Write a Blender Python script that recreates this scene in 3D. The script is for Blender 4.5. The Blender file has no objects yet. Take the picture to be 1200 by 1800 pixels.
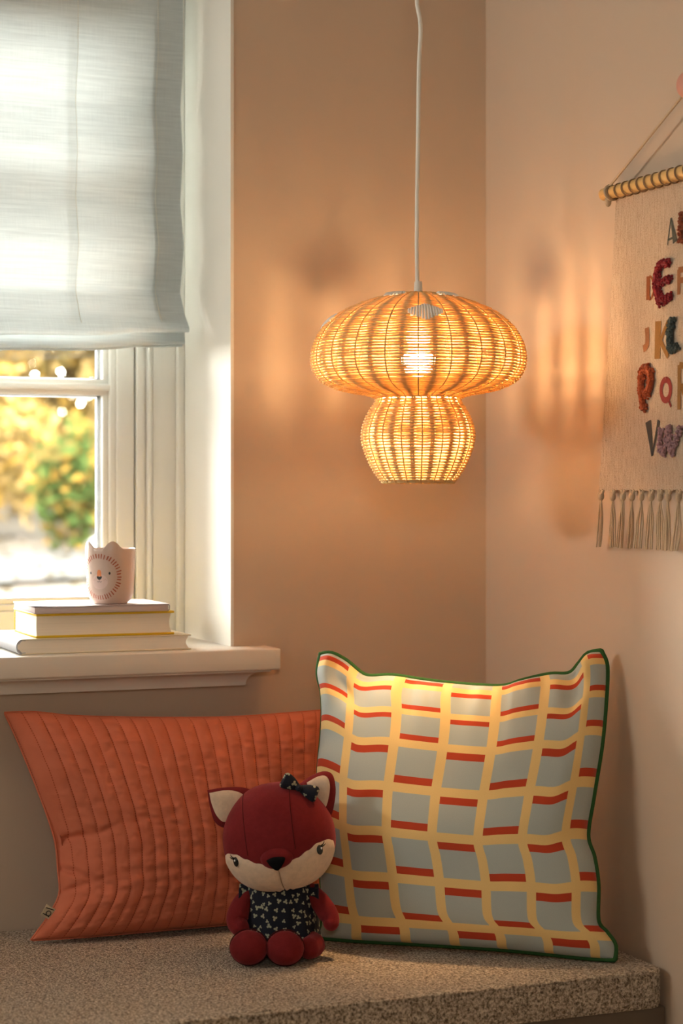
import bpy, bmesh, math, random
import numpy as np
from mathutils import Vector, Matrix, noise

random.seed(7)
rnd = random.Random(11)
sc = bpy.context.scene
COL = sc.collection
R = math.radians
PI = math.pi

# ---------------------------------------------------------------- camera
YAW = math.atan(3392 / 8400)
cam_d = bpy.data.cameras.new('camera')
cam = bpy.data.objects.new('camera', cam_d)
COL.objects.link(cam)
cam.location = (-1.642, -3.327, 1.2136)
cam.rotation_euler = (PI / 2, 0, -YAW)
cam_d.sensor_fit = 'VERTICAL'
cam_d.sensor_height = 36
cam_d.sensor_width = 24
cam_d.lens = 3392 / 1800 * 36
cam_d.shift_y = -38 / 1800
cam_d.clip_start = 0.05
cam_d.dof.use_dof = True
cam_d.dof.focus_distance = 3.22
cam_d.dof.aperture_fstop = 3.2
sc.camera = cam

# ---------------------------------------------------------------- world, light, exposure
SKY = 52.0
LAMP = 480.0
world = bpy.data.worlds.new('sky')
sc.world = world
world.use_nodes = True
bg = world.node_tree.nodes['Background']
bg.inputs[0].default_value = (1.0, 0.975, 0.92, 1)          # bright even overcast
bg.inputs[1].default_value = SKY
pd = bpy.data.lights.new('window_portal', 'AREA')           # sampling aid only: gives no light of its own
pd.shape = 'RECTANGLE'
pd.size, pd.size_y = 1.24, 1.32
pd.cycles.is_portal = True
po = bpy.data.objects.new('window_portal', pd)
po.location = (-1.13, 0.345, 1.59)
po.rotation_euler = (R(-90), 0, 0)
COL.objects.link(po)
pd2 = bpy.data.lights.new('added_rear_portal', 'AREA')  # sampling aid for the added fill opening in the rear wall
pd2.shape = 'RECTANGLE'
pd2.size, pd2.size_y = .65, .26
pd2.cycles.is_portal = True
po2 = bpy.data.objects.new('added_rear_portal', pd2)
po2.location = (-2.375, -5.30, 2.09)
po2.rotation_euler = (R(90), 0, 0)
COL.objects.link(po2)
pd3 = bpy.data.lights.new('added_high_portal', 'AREA')  # sampling aid for the added fill slot in the far left wall
pd3.shape = 'RECTANGLE'
pd3.size, pd3.size_y = .90, .22
pd3.cycles.is_portal = True
po3 = bpy.data.objects.new('added_high_portal', pd3)
po3.location = (-3.80, -.50, 2.13)
po3.rotation_euler = Matrix(((0, 0, -1), (1, 0, 0), (0, -1, 0))).to_euler()
COL.objects.link(po3)
vs = sc.view_settings
vs.view_transform = 'Standard'
vs.look = 'None'
vs.exposure = 0.48
vs.gamma = 1.0
vs.use_curve_mapping = False

# ---------------------------------------------------------------- helpers
ROOT = {}


def tag(o, label=None, cat=None, group=None, kind=None):
    if label: o['label'] = label
    if cat: o['category'] = cat
    if group: o['group'] = group
    if kind: o['kind'] = kind
    return o


def thing(name, label=None, cat=None, loc=(0, 0, 0), rotz=0.0, group=None, kind=None):
    o = bpy.data.objects.new(name, None)
    COL.objects.link(o)
    o.location = loc
    o.rotation_euler = (0, 0, rotz)
    o.empty_display_size = 0.05
    ROOT[o.name] = (Matrix.Translation(loc) @ Matrix.Rotation(rotz, 4, 'Z')).inverted()
    return tag(o, label, cat, group, kind)


def root_inv(p):
    while p.parent is not None:
        p = p.parent
    return ROOT.get(p.name)


class MB:
    """collects geometry, links it as one mesh object"""
    def __init__(s):
        s.v, s.f, s.uv = [], [], None

    def add(s, v, f):
        n = len(s.v)
        s.v.extend([tuple(p) for p in v])
        s.f.extend([tuple(i + n for i in q) for q in f])
        return s

    def box(s, x0, x1, y0, y1, z0, z1, b=0.0):
        x0, x1 = min(x0, x1), max(x0, x1)
        y0, y1 = min(y0, y1), max(y0, y1)
        z0, z1 = min(z0, z1), max(z0, z1)
        if b <= 0:
            v = [(x, y, z) for x in (x0, x1) for y in (y0, y1) for z in (z0, z1)]
            f = [(0, 1, 3, 2), (4, 6, 7, 5), (0, 4, 5, 1), (2, 3, 7, 6), (0, 2, 6, 4), (1, 5, 7, 3)]
            return s.add(v, f)
        b = min(b, (x1 - x0) * .49, (y1 - y0) * .49, (z1 - z0) * .49)
        bm = bmesh.new()
        bmesh.ops.create_cube(bm, size=1)
        for q in bm.verts:
            q.co = Vector(((x0 + x1) / 2 + q.co.x * (x1 - x0), (y0 + y1) / 2 + q.co.y * (y1 - y0), (z0 + z1) / 2 + q.co.z * (z1 - z0)))
        bmesh.ops.bevel(bm, geom=list(bm.edges), offset=b, segments=2, profile=.5, affect='EDGES')
        bm.verts.index_update()
        s.add([q.co[:] for q in bm.verts], [[q.index for q in f.verts] for f in bm.faces])
        bm.free()
        return s

    def tube(s, pts, r, n=6, closed=False, caps=True):
        P = [Vector(p) for p in pts]
        m = len(P)
        rr = r if isinstance(r, (list, tuple)) else [r] * m
        T = []
        for i in range(m):
            a = P[(i - 1) % m] if (closed or i > 0) else P[i]
            b = P[(i + 1) % m] if (closed or i < m - 1) else P[i]
            t = (b - a)
            T.append(t.normalized() if t.length > 1e-9 else Vector((0, 0, 1)))
        up = Vector((0, 0, 1)) if abs(T[0].z) < .9 else Vector((0, 1, 0))
        N = (up - T[0] * up.dot(T[0])).normalized()
        v, f = [], []
        for i in range(m):
            N = (N - T[i] * N.dot(T[i]))
            N = N.normalized() if N.length > 1e-9 else T[i].orthogonal().normalized()
            B = T[i].cross(N)
            for k in range(n):
                a = 2 * PI * k / n
                v.append(P[i] + (N * math.cos(a) + B * math.sin(a)) * rr[i])
        rng = m if closed else m - 1
        for i in range(rng):
            j = (i + 1) % m
            for k in range(n):
                l = (k + 1) % n
                f.append((i * n + k, i * n + l, j * n + l, j * n + k))
        if caps and not closed:
            f.append(tuple(range(n))[::-1])
            f.append(tuple((m - 1) * n + k for k in range(n)))
        return s.add(v, f)

    def lathe(s, prof, n=32, c=(0, 0), cap0=False, cap1=False):
        v, f = [], []
        for r, z in prof:
            for k in range(n):
                a = 2 * PI * k / n
                v.append((c[0] + r * math.cos(a), c[1] + r * math.sin(a), z))
        for i in range(len(prof) - 1):
            for k in range(n):
                l = (k + 1) % n
                f.append((i * n + k, i * n + l, (i + 1) * n + l, (i + 1) * n + k))
        if cap0: f.append(tuple(range(n))[::-1])
        if cap1: f.append(tuple((len(prof) - 1) * n + k for k in range(n)))
        return s.add(v, f)

    def ball(s, c, r, nu=12, nv=8, M=None):
        r = r if isinstance(r, (tuple, list)) else (r, r, r)
        v, f = [], []
        for j in range(nv + 1):
            ph = -PI / 2 + PI * j / nv
            for i in range(nu):
                th = 2 * PI * i / nu
                p = Vector((r[0] * math.cos(ph) * math.cos(th), r[1] * math.cos(ph) * math.sin(th), r[2] * math.sin(ph)))
                if M is not None: p = M @ p
                v.append(p + Vector(c))
        for j in range(nv):
            for i in range(nu):
                l = (i + 1) % nu
                f.append((j * nu + i, j * nu + l, (j + 1) * nu + l, (j + 1) * nu + i))
        return s.add(v, f)

    def build(s, name, mat, parent=None, smooth=True, local=False):
        me = bpy.data.meshes.new(name)
        vv = s.v
        if parent is not None and not local:
            M = root_inv(parent)
            if M is not None:
                vv = [tuple(M @ Vector(p)) for p in s.v]
        me.from_pydata(vv, [], s.f)
        if s.uv is not None:
            ul = me.uv_layers.new(name='UVMap')
            idx = np.empty(len(me.loops), dtype=np.int32)
            me.loops.foreach_get('vertex_index', idx)
            ul.data.foreach_set('uv', np.array(s.uv, dtype=np.float32)[idx].ravel())
        me.materials.append(mat)
        bm = bmesh.new(); bm.from_mesh(me)
        bmesh.ops.recalc_face_normals(bm, faces=bm.faces)
        bm.to_mesh(me); bm.free()
        if smooth:
            me.polygons.foreach_set('use_smooth', [True] * len(me.polygons))
            try: me.set_sharp_from_angle(angle=R(48))
            except Exception: pass
        o = bpy.data.objects.new(name, me)
        COL.objects.link(o)
        if parent is not None: o.parent = parent
        return o


def spline(pts, n):
    """Catmull-Rom through pts, n samples equal in arc length"""
    P = [Vector(p) for p in pts]
    P = [P[0] * 2 - P[1]] + P + [P[-1] * 2 - P[-2]]
    out = []
    for i in range(1, len(P) - 2):
        for k in range(16):
            t = k / 16
            a, b, c, d = P[i - 1], P[i], P[i + 1], P[i + 2]
            out.append(.5 * ((2 * b) + (c - a) * t + (2 * a - 5 * b + 4 * c - d) * t * t + (3 * b - a - 3 * c + d) * t ** 3))
    out.append(P[-2])
    L = [0]
    for i in range(1, len(out)): L.append(L[-1] + (out[i] - out[i - 1]).length)
    res, j = [], 0
    for k in range(n):
        s = L[-1] * k / (n - 1)
        while j < len(L) - 2 and L[j + 1] < s: j += 1
        w = (s - L[j]) / max(1e-9, L[j + 1] - L[j])
        res.append(out[j].lerp(out[j + 1], min(1, max(0, w))))
    return res


# ---------------------------------------------------------------- materials
def lin(h):
    h = h.lstrip('#')
    c = [int(h[i:i + 2], 16) / 255 for i in (0, 2, 4)]
    return tuple((x / 12.92 if x <= .04045 else ((x + .055) / 1.055) ** 2.4) for x in c)


class NT:
    def __init__(s, name):
        s.m = bpy.data.materials.new(name)
        s.m.use_nodes = True
        s.t = s.m.node_tree
        s.bsdf = s.t.nodes['Principled BSDF']
        s.out = s.t.nodes['Material Output']

    def n(s, ty, **kw):
        q = s.t.nodes.new(ty)
        for k, v in kw.items():
            if hasattr(q, k): setattr(q, k, v)
        return q

    def set(s, sock, v):
        if isinstance(v, bpy.types.NodeSocket): s.t.links.new(v, sock)
        elif isinstance(v, (tuple, list)) and len(v) == 3 and sock.type == 'RGBA': sock.default_value = (*v, 1)
        else: sock.default_value = v

    def math(s, op, a, b=0.0, c=None):
        q = s.n('ShaderNodeMath', operation=op)
        s.set(q.inputs[0], a); s.set(q.inputs[1], b)
        if c is not None: s.set(q.inputs[2], c)
        return q.outputs[0]

    def mix(s, fac, a, b):
        q = s.n('ShaderNodeMix', data_type='RGBA')
        s.set(q.inputs[0], fac); s.set(q.inputs[6], a); s.set(q.inputs[7], b)
        return q.outputs[2]

    def coord(s, what='Object', scale=(1, 1, 1)):
        c = s.n('ShaderNodeTexCoord')
        mp = s.n('ShaderNodeMapping')
        s.t.links.new(c.outputs[what], mp.inputs[0])
        mp.inputs['Scale'].default_value = scale
        return mp.outputs[0]

    def noise(s, vec, scale, detail=2, rough=.5):
        q = s.n('ShaderNodeTexNoise')
        s.set(q.inputs['Vector'], vec)
        q.inputs['Scale'].default_value = scale
        q.inputs['Detail'].default_value = detail
        q.inputs['Roughness'].default_value = rough
        return q.outputs['Fac']

    def ramp(s, fac, stops):
        q = s.n('ShaderNodeValToRGB')
        s.set(q.inputs[0], fac)
        e = q.color_ramp.elements
        while len(e) < len(stops): e.new(.5)
        for i, (p, c) in enumerate(stops):
            e[i].position = p; e[i].color = (*c, 1)
        return q.outputs[0]

    def bump(s, h, strength=.3, dist=.001):
        q = s.n('ShaderNodeBump')
        s.set(q.inputs['Height'], h)
        q.inputs['Strength'].default_value = strength
        q.inputs['Distance'].default_value = dist
        s.t.links.new(q.outputs[0], s.bsdf.inputs['Normal'])
        return q.outputs[0]

    def base(s, c, rough=.6, spec=.3, sheen=0, sheen_tint=None, coat=0):
        b = s.bsdf.inputs
        s.set(b['Base Color'], c)
        b['Roughness'].default_value = rough
        b['Specular IOR Level'].default_value = spec
        if sheen:
            b['Sheen Weight'].default_value = sheen
            b['Sheen Roughness'].default_value = .4
            if sheen_tint: b['Sheen Tint'].default_value = (*sheen_tint, 1)
        if coat: b['Coat Weight'].default_value = coat
        return s


def dark(c, k): return tuple(x * k for x in c)


def simple(name, c, rough=.6, spec=.3, var=.0, vscale=30, bstr=0, bscale=200, bdist=.0005, sheen=0, sheen_tint=None, vsc=(1, 1, 1), coat=0):
    t = NT(name)
    vec = t.coord('Object', vsc)
    col = c
    if var:
        f = t.noise(vec, vscale, 4)
        col = t.mix(f, dark(c, 1 - var), dark(c, 1 + var))
    t.base(col, rough, spec, sheen, sheen_tint, coat)
    if bstr:
        t.bump(t.noise(vec, bscale, 3), bstr, bdist)
    return t.m


M = {}
M['wall'] = simple('wall_paint', (.60, .462, .348), .75, .2, .03, 3, .12, 260, .0006)
M['reveal'] = simple('reveal_paint', (.80, .755, .68), .6, .25, .02, 3, .06, 200, .0005)
M['white'] = simple('window_gloss_paint', (.80, .76, .69), .35, .4, .015, 6)
M['sillp'] = simple('sill_satin_paint', (.80, .73, .65), .35, .4, .015, 6)
M['plain'] = simple('plain_wall_paint', (.78, .72, .63), .8, .2, .02, 3)
M['ceil'] = simple('ceiling_paint', (.8, .77, .72), .8, .2, .02, 4)
M['groove'] = simple('window_gasket', (.16, .14, .10), .7, .2, .05, 30)
M['spacer'] = simple('pane_spacer', (.45, .45, .46), .4, .5, .05, 60)
M['wood_floor'] = simple('oak_floor', (.46, .33, .21), .5, .3, .2, 6, vsc=(1, 12, 1))
M['bench_wood'] = simple('bench_paint', (.16, .12, .085), .55, .3, .06, 8)
M['cord'] = simple('white_cord', (.85, .80, .72), .5, .3, .02, 50)
M['black'] = simple('black_plush', (.006, .0055, .006), .9, .08, .1, 200)
M['gloss_black'] = simple('gloss_black', (.01, .01, .01), .15, .5, .05, 100)
M['pure_white'] = simple('white_dot', (.85, .85, .82), .4, .3, .02, 100)
M['rope'] = simple('cotton_rope', (.58, .44, .30), .9, .1, .22, 700, .6, 900, .0008)
M['thread'] = simple('brown_thread', (.30, .19, .11), .9, .1, .15, 500)
M['pine'] = simple('pine_dowel', (.72, .46, .18), .45, .35, .14, 40, vsc=(1, .08, 1))
M['peg'] = simple('pink_peg', (.70, .33, .25), .5, .3, .03, 30)
M['green_pipe'] = simple('green_piping', (.035, .11, .03), .8, .15, .2, 300, .3, 900, .0004)
M['tagc'] = simple('woven_tag', (.62, .52, .36), .8, .1, .05, 300)
M['paper'] = None


def mat_glass():
    t = NT('window_glass')
    g = t.n('ShaderNodeBsdfGlossy'); g.inputs['Roughness'].default_value = .0
    tr = t.n('ShaderNodeBsdfTransparent'); tr.inputs[0].default_value = (.97, .985, .97, 1)
    fr = t.n('ShaderNodeFresnel'); fr.inputs[0].default_value = 1.45
    mx = t.n('ShaderNodeMixShader')
    t.t.links.new(fr.outputs[0], mx.inputs[0]); t.t.links.new(tr.outputs[0], mx.inputs[1]); t.t.links.new(g.outputs[0], mx.inputs[2])
    t.t.links.new(mx.outputs[0], t.out.inputs[0])
    return t.m


def mat_translucent(name, colour, trans, tcol=None):
    """diffuse cloth or leaf that lets part of the light through"""
    t = NT(name)
    d = t.n('ShaderNodeBsdfDiffuse'); tr = t.n('ShaderNodeBsdfTranslucent')
    t.set(d.inputs[0], colour if not callable(colour) else colour(t))
    t.set(tr.inputs[0], tcol if tcol is not None else (colour if not callable(colour) else colour(t)))
    mx = t.n('ShaderNodeMixShader'); mx.inputs[0].default_value = trans
    t.t.links.new(d.outputs[0], mx.inputs[1]); t.t.links.new(tr.outputs[0], mx.inputs[2])
    t.t.links.new(mx.outputs[0], t.out.inputs[0])
    return t


def linen_colour(t):
    v = t.coord('Object', (2.2, 1, 60))
    f1 = t.noise(v, 4, 5, .65)
    v2 = t.coord('Object', (260, 1, 5))
    f2 = t.noise(v2, 4, 3, .6)
    f = t.math('ADD', t.math('MULTIPLY', f1, .7), t.math('MULTIPLY', f2, .3))
    return t.ramp(f, [(.30, (.48, .535, .55)), (.70, (.71, .77, .775))])


M['glass'] = mat_glass()
M['blind'] = mat_translucent('linen_blind', linen_colour, .092).m


def mat_sheer():
    t = mat_translucent('sheer_tape', (.7, .73, .71), .5)
    tr = t.n('ShaderNodeBsdfTransparent'); mx = t.n('ShaderNodeMixShader'); mx.inputs[0].default_value = .66
    old = t.out.inputs[0].links[0].from_socket
    t.t.links.new(old, mx.inputs[1]); t.t.links.new(tr.outputs[0], mx.inputs[2]); t.t.links.new(mx.outputs[0], t.out.inputs[0])
    return t.m


M['tape'] = mat_sheer()
M['stitch'] = simple('blind_thread', (.78, .76, .66), .8, .1, .05, 300)


def mat_cane():
    def c(t):
        f = t.noise(t.coord('Object', (1, 1, 1)), 160, 4)
        return t.mix(f, (.56, .36, .14), (.92, .70, .38))
    return mat_translucent('wicker_cane', c, .19, (.85, .56, .20)).m


M['cane'] = mat_cane()
M['stake'] = simple('rattan_stake', (.60, .38, .17), .6, .3, .2, 200)
M['whitecane'] = simple('white_cane', (.93, .88, .80), .5, .3, .05, 200)


def mat_bulb():
    t = NT('bulb_glow')
    e = t.n('ShaderNodeEmission')
    e.inputs[0].default_value = (1.0, .63, .31, 1)
    e.inputs[1].default_value = LAMP
    t.t.links.new(e.outputs[0], t.out.inputs[0])
    return t.m


M['bulb'] = mat_bulb()


def mat_boucle():
    t = NT('boucle_fabric')
    v = t.coord('Object')
    vo = t.n('ShaderNodeTexVoronoi'); vo.inputs['Scale'].default_value = 300; t.set(vo.inputs['Vector'], v)
    f = t.noise(v, 240, 3, .7)
    col = t.ramp(f, [(.36, (.13, .09, .06)), (.5, (.50, .39, .28)), (.64, (.82, .70, .56))])
    t.base(col, .95, .1, .15)
    h = t.math('SUBTRACT', t.math('MULTIPLY', f, .8), vo.outputs['Distance'])
    t.bump(h, .9, .004)
    return t.m


M['boucle'] = mat_boucle()


def mat_quilt(ncell):
    t = NT('orange_quilted_cotton')
    uv = t.n('ShaderNodeTexCoord').outputs['UV']
    sx = t.n('ShaderNodeSeparateXYZ'); t.set(sx.inputs[0], uv)
    fu = t.math('FRACT', t.math('MULTIPLY', sx.outputs[0], ncell))
    d = t.math('MINIMUM', fu, t.math('SUBTRACT', 1.0, fu))
    line = t.math('LESS_THAN', d, .035)
    dash = t.math('GREATER_THAN', t.math('FRACT', t.math('MULTIPLY', sx.outputs[1], 95)), .35)
    th = t.math('MULTIPLY', line, dash)
    v = t.coord('Object')
    f = t.noise(v, 25, 4)
    c0 = t.mix(f, (.54, .140, .075), (.64, .180, .098))
    t.base(t.mix(t.math('MULTIPLY', th, .75), c0, (.30, .045, .016)), .8, .15, .2, (1, .5, .3))
    t.bump(t.noise(v, 900, 2), .2, .0004)
    return t.m


NQ = 22
M['quilt'] = mat_quilt(NQ)


def mat_check():
    t = NT('check_print_cotton')
    uv = t.n('ShaderNodeTexCoord').outputs['UV']
    sx = t.n('ShaderNodeSeparateXYZ'); t.set(sx.inputs[0], uv)
    wob = t.math('MULTIPLY', t.math('SUBTRACT', t.noise(t.coord('UV'), 9, 2), .5), .0)
    pu, u0, pv, v0 = .1617, .1100, .1655, .0675
    cu = t.math('DIVIDE', t.math('ADD', t.math('SUBTRACT', sx.outputs[0], u0 - 2 * pu), wob), pu)
    cv = t.math('DIVIDE', t.math('SUBTRACT', sx.outputs[1], v0 - 2 * pv), pv)
    fu, fv = t.math('FRACT', cu), t.math('FRACT', cv)
    iu = t.math('FLOOR', cu)
    odd = t.math('MODULO', iu, 2.0)
    lw, bar = .205, .165
    yl = t.math('MAXIMUM', t.math('LESS_THAN', fu, lw), t.math('LESS_THAN', fv, lw))
    top = t.math('LESS_THAN', fv, lw + bar)
    bot = t.math('GREATER_THAN', fv, 1 - bar)
    red = t.math('ADD', t.math('MULTIPLY', odd, bot), t.math('MULTIPLY', t.math('SUBTRACT', 1.0, odd), top))
    weave = t.noise(t.coord('UV', (420, 420, 1)), 1.0, 2)
    cell = t.mix(weave, (.39, .42, .395), (.50, .53, .49))
    yel = t.mix(weave, (.80, .53, .20), (.92, .65, .28))
    rd = t.mix(weave, (.46, .050, .020), (.56, .072, .028))
    t.base(t.mix(yl, t.mix(red, cell, rd), yel), .85, .12, .15)
    t.bump(weave, .15, .0004)
    return t.m


M['check'] = mat_check()


def mat_plush(name, c, k=1.0):
    t = NT(name)
    v = t.coord('Object')
    f = t.noise(v, 90, 5, .7)
    t.base(t.mix(f, dark(c, .72), dark(c, 1.25)), .9, .1, .65 * k, tuple(min(1, x * 2.2 + .12) for x in c))
    t.bump(t.noise(v, 1100, 3), .5, .0009)
    return t.m


M['fox'] = mat_plush('dark_red_plush', (.18, .016, .018))
M['cream'] = mat_plush('cream_plush', (.74, .55, .40), .5)
M['foxseam'] = simple('plush_seam', (.06, .008, .008), .9, .1, .1, 100)


def mat_floral():
    t = NT('navy_clover_print')
    uv = t.coord('UV', (1, 1, 1))
    vo = t.n('ShaderNodeTexVoronoi', voronoi_dimensions='2D')
    vo.inputs['Scale'].default_value = 78; vo.inputs['Randomness'].default_value = .75
    t.set(vo.inputs['Vector'], uv)
    d = t.n('ShaderNodeVectorMath', operation='SUBTRACT')
    t.set(d.inputs[0], uv); t.t.links.new(vo.outputs['Position'], d.inputs[1])
    s = t.n('ShaderNodeSeparateXYZ'); t.set(s.inputs[0], d.outputs[0])
    rr = t.math('SQRT', t.math('ADD', t.math('MULTIPLY', s.outputs[0], s.outputs[0]), t.math('MULTIPLY', s.outputs[1], s.outputs[1])))
    cs = t.n('ShaderNodeSeparateColor'); t.t.links.new(vo.outputs['Color'], cs.inputs[0])
    an = t.math('ADD', t.math('ARCTAN2', s.outputs[1], s.outputs[0]), t.math('MULTIPLY', cs.outputs[0], 6.28))
    pet = t.math('ABSOLUTE', t.math('COSINE', t.math('MULTIPLY', an, 1.5)))
    lim = t.math('MULTIPLY', t.math('ADD', .0011, t.math('MULTIPLY', pet, .0028)), t.math('ADD', .75, t.math('MULTIPLY', cs.outputs[1], .5)))
    on = t.math('LESS_THAN', rr, lim)
    t.base(t.mix(on, (.010, .011, .020), (.34, .34, .24)), .75, .2, .1)
    t.bump(t.noise(t.coord('UV'), 900, 2), .15, .0004)
    return t.m


M['floral'] = mat_floral()
M['mug'] = simple('pale_pink_ceramic', (.63, .475, .40), .3, .45, .02, 20, coat=.15)
M['mugin'] = simple('mug_inside_glaze', (.72, .62, .55), .3, .4, .02, 20)
M['mane'] = simple('rust_print', (.42, .12, .07), .5, .3, .15, 60)
M['nosep'] = simple('orange_print', (.72, .25, .10), .5, .3, .1, 60)
M['inkp'] = simple('charcoal_print', (.045, .05, .05), .5, .3, .1, 60)
M['cheekp'] = simple('blush_print', (.72, .55, .50), .5, .3, .03, 60)


def mat_pages(name, c):
    t = NT(name)
    v = t.coord('Object', (1, 1, 1))
    f = t.noise(t.coord('Object', (3, 3, 900)), 1.5, 2)
    t.base(t.mix(f, dark(c, .86), dark(c, 1.06)), .8, .15)
    t.bump(f, .25, .0004)
    return t.m


M['paper'] = mat_pages('page_edges', (.88, .80, .68))
M['yellow'] = simple('yellow_cover', (.72, .46, .015), .45, .35, .04, 40)
M['creamcover'] = simple('cream_cover', (.74, .64, .46), .5, .3, .05, 30)
M['bluespine'] = simple('grey_blue_spine', (.42, .42, .46), .6, .3, .1, 60)
M['lilac'] = simple('lilac_grey_cover', (.60, .50, .49), .45, .35, .03, 30)
M['lilacd'] = simple('grey_binding', (.16, .13, .14), .5, .3, .05, 30)


def mat_canvas():
    t = NT('woven_canvas')
    v = t.coord('Object', (1, 420, 420))
    f = t.noise(v, 1.0, 3, .7)
    f2 = t.noise(t.coord('Object', (1, 260, 40)), 1.0, 3, .6)
    ff = t.math('ADD', t.math('MULTIPLY', f, .6), t.math('MULTIPLY', f2, .4))
    t.base(t.ramp(ff, [(.30, (.24, .165, .11)), (.46, (.50, .385, .285)), (.62, (.62, .50, .39))]), .95, .1)
    t.bump(f, .8, .0014)
    return t.m


M['canvas'] = mat_canvas()


def ink(name, c): return simple(name, c, .9, .1, .3, 500)


INK = {'grey': ink('grey_ink', (.095, .095, .078)), 'brown': ink('brown_ink', (.26, .085, .035)), 'tan': ink('tan_ink', (.30, .135, .065)),
       'ochre': ink('ochre_ink', (.28, .145, .050)), 'wine': ink('wine_ink', (.27, .05, .045)), 'char': ink('charcoal_ink', (.075, .068, .065))}


def yarn(name, c): return simple(name, c, .95, .1, .35, 500, .7, 1200, .0008, .3)


YARN = {'red': yarn('red_yarn', (.26, .022, .028)), 'green': yarn('dark_green_yarn', (.07, .085, .078)), 'rust': yarn('rust_yarn', (.40, .085, .03)),
        'lilac': yarn('lilac_yarn', (.42, .25, .27)), 'brown': yarn('chestnut_yarn', (.30, .085, .04))}

# ---------------------------------------------------------------- room shell
XL, YR, ZC = -3.7, -5.2, 2.55
WX0, WX1, WZ0, WZ1 = -1.76, -.51, .8923, 2.26         # window opening


def struct(name, mb, m, parent=None, smooth=False):
    o = mb.build(name, m, parent, smooth)
    if parent is None: o['kind'] = 'structure'
    return o


struct('floor', MB().box(XL - .15, .15, YR - .15, 0, -.08, 0), M['wood_floor'])
struct('ceiling', MB().box(XL - .15, .15, YR - .15, .36, ZC, ZC + .1), M['ceil'])
w = MB()
w.box(WX1, 0, 0, .36, 0, ZC)
w.box(XL, WX0, 0, .36, 0, ZC)
w.box(WX0, WX1, 0, .36, 0, WZ0 - .002)
w.box(WX0, WX1, 0, .36, WZ1, ZC)
struct('wall_left', w, M['wall'])
struct('wall_right', MB().box(0, .15, YR, .36, 0, ZC), M['wall'])
VX0, VX1, VZ0, VZ1 = -2.70, -2.05, 1.96, 2.22               # added unseen opening behind the viewer, lets in frontal fill daylight
w = MB()
w.box(XL, VX0, YR - .15, YR, 0, ZC)
w.box(VX1, 0, YR - .15, YR, 0, ZC)
w.box(VX0, VX1, YR - .15, YR, 0, VZ0)
w.box(VX0, VX1, YR - .15, YR, VZ1, ZC)
struct('wall_rear', w, M['plain'])
HY0, HY1, HZ0, HZ1 = -.95, -.05, 2.02, 2.24                 # added unseen slot high in the far left wall, for side fill daylight
w = MB()
w.box(XL - .15, XL, YR, HY0, 0, ZC)
w.box(XL - .15, XL, HY1, .36, 0, ZC)
w.box(XL - .15, XL, HY0, HY1, 0, HZ0)
w.box(XL - .15, XL, HY0, HY1, HZ1, ZC)
struct('wall_far_left', w, M['plain'])
w3 = thing('added_window_high', kind='structure', loc=(XL - .07, -.50, HZ0))  # frame and glass of the added slot, there only to brighten the room
for y in (HY0, HY1 - .02): MB().box(XL - .12, XL - .06, y, y + .02, HZ0, HZ1, .003).build('frame_post', M['white'], w3)
for z in (HZ0, HZ1 - .02): MB().box(XL - .12, XL - .06, HY0 + .02, HY1 - .02, z, z + .02, .003).build('frame_rail', M['white'], w3)
MB().box(XL - .094, XL - .09, HY0 + .02, HY1 - .02, HZ0 + .02, HZ1 - .02).build('pane', M['glass'], w3, False)
w2 = thing('added_window_rear', kind='structure', loc=(-2.375, YR - .07, VZ0))  # frame, glass and sill of the added rear opening, made up for fill
for x in (VX0, VX1 - .03): MB().box(x, x + .03, YR - .12, YR - .06, VZ0, VZ1, .003).build('frame_post', M['white'], w2)
for z in (VZ0, VZ1 - .03): MB().box(VX0 + .03, VX1 - .03, YR - .12, YR - .06, z, z + .03, .003).build('frame_rail', M['white'], w2)
MB().box(VX0 + .03, VX1 - .03, YR - .094, YR - .09, VZ0 + .03, VZ1 - .03).build('pane', M['glass'], w2, False)
MB().box(VX0 - .05, VX1 + .05, YR - .15, YR + .06, VZ0 - .03, VZ0, .003).build('sill_board', M['sillp'], w2)

# white lining boards in the window recess
ln = thing('trim_1', kind='structure', loc=(WX1, 0, WZ0))
MB().box(WX1 - .006, WX1, -.001, .355, .9302, WZ1).build('lining_board', M['reveal'], ln)
MB().box(WX0, WX0 + .006, -.001, .355, .9302, WZ1).build('lining_board', M['reveal'], ln)
MB().box(WX0, WX1, -.001, .355, WZ1 - .006, WZ1).build('lining_board', M['reveal'], ln)

# window sill with cove moulding
sill = thing('trim_2', kind='structure', loc=(-1.1, -.07, .86))
MB().box(-1.823, -.447, -.078, .0, .8923, .9302, .003).box(WX0 + .001, WX1 - .001, -.01, .355, .8925, .9300).build('sill_board', M['sillp'], sill)
m = MB()
prof = []
for k in range(9):                                        # cove, hollow, from the top out to the wall
    a = k / 8 * PI / 2
    prof.append((.038 * (1 - math.sin(a)), .8923 - .026 * (1 - math.cos(a))))
prof = [(.041, .8923), (.041, .888)] + [(q[0] * .82, q[1] - .0045) for q in prof] + [(.0, .861)]
v, f = [], []
for (off, z) in prof:
    d = .022 + off
    v += [(-1.797 - off, 0, z), (-1.797 - off, -d, z), (-.4945 + off * .8, -d, z), (-.4945 + off * .8, 0, z)]
for i in range(len(prof) - 1):
    for k in range(3):
        f.append((i * 4 + k, i * 4 + k + 1, i * 4 + 5 + k, i * 4 + 4 + k))
n4 = (len(prof) - 1) * 4
f.append((n4, n4 + 1, n4 + 2, n4 + 3)); f.append((0, 3, 2, 1))
m.add(v, f).build('cove_moulding', M['sillp'], sill)

# window: frame, two sashes with glazing bars and panes
win = thing('window_1', kind='structure', loc=(-1.13, .3, .93))
XR = WX1 - .006
fz0, fz1 = .9302, WZ1 - .006


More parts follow.
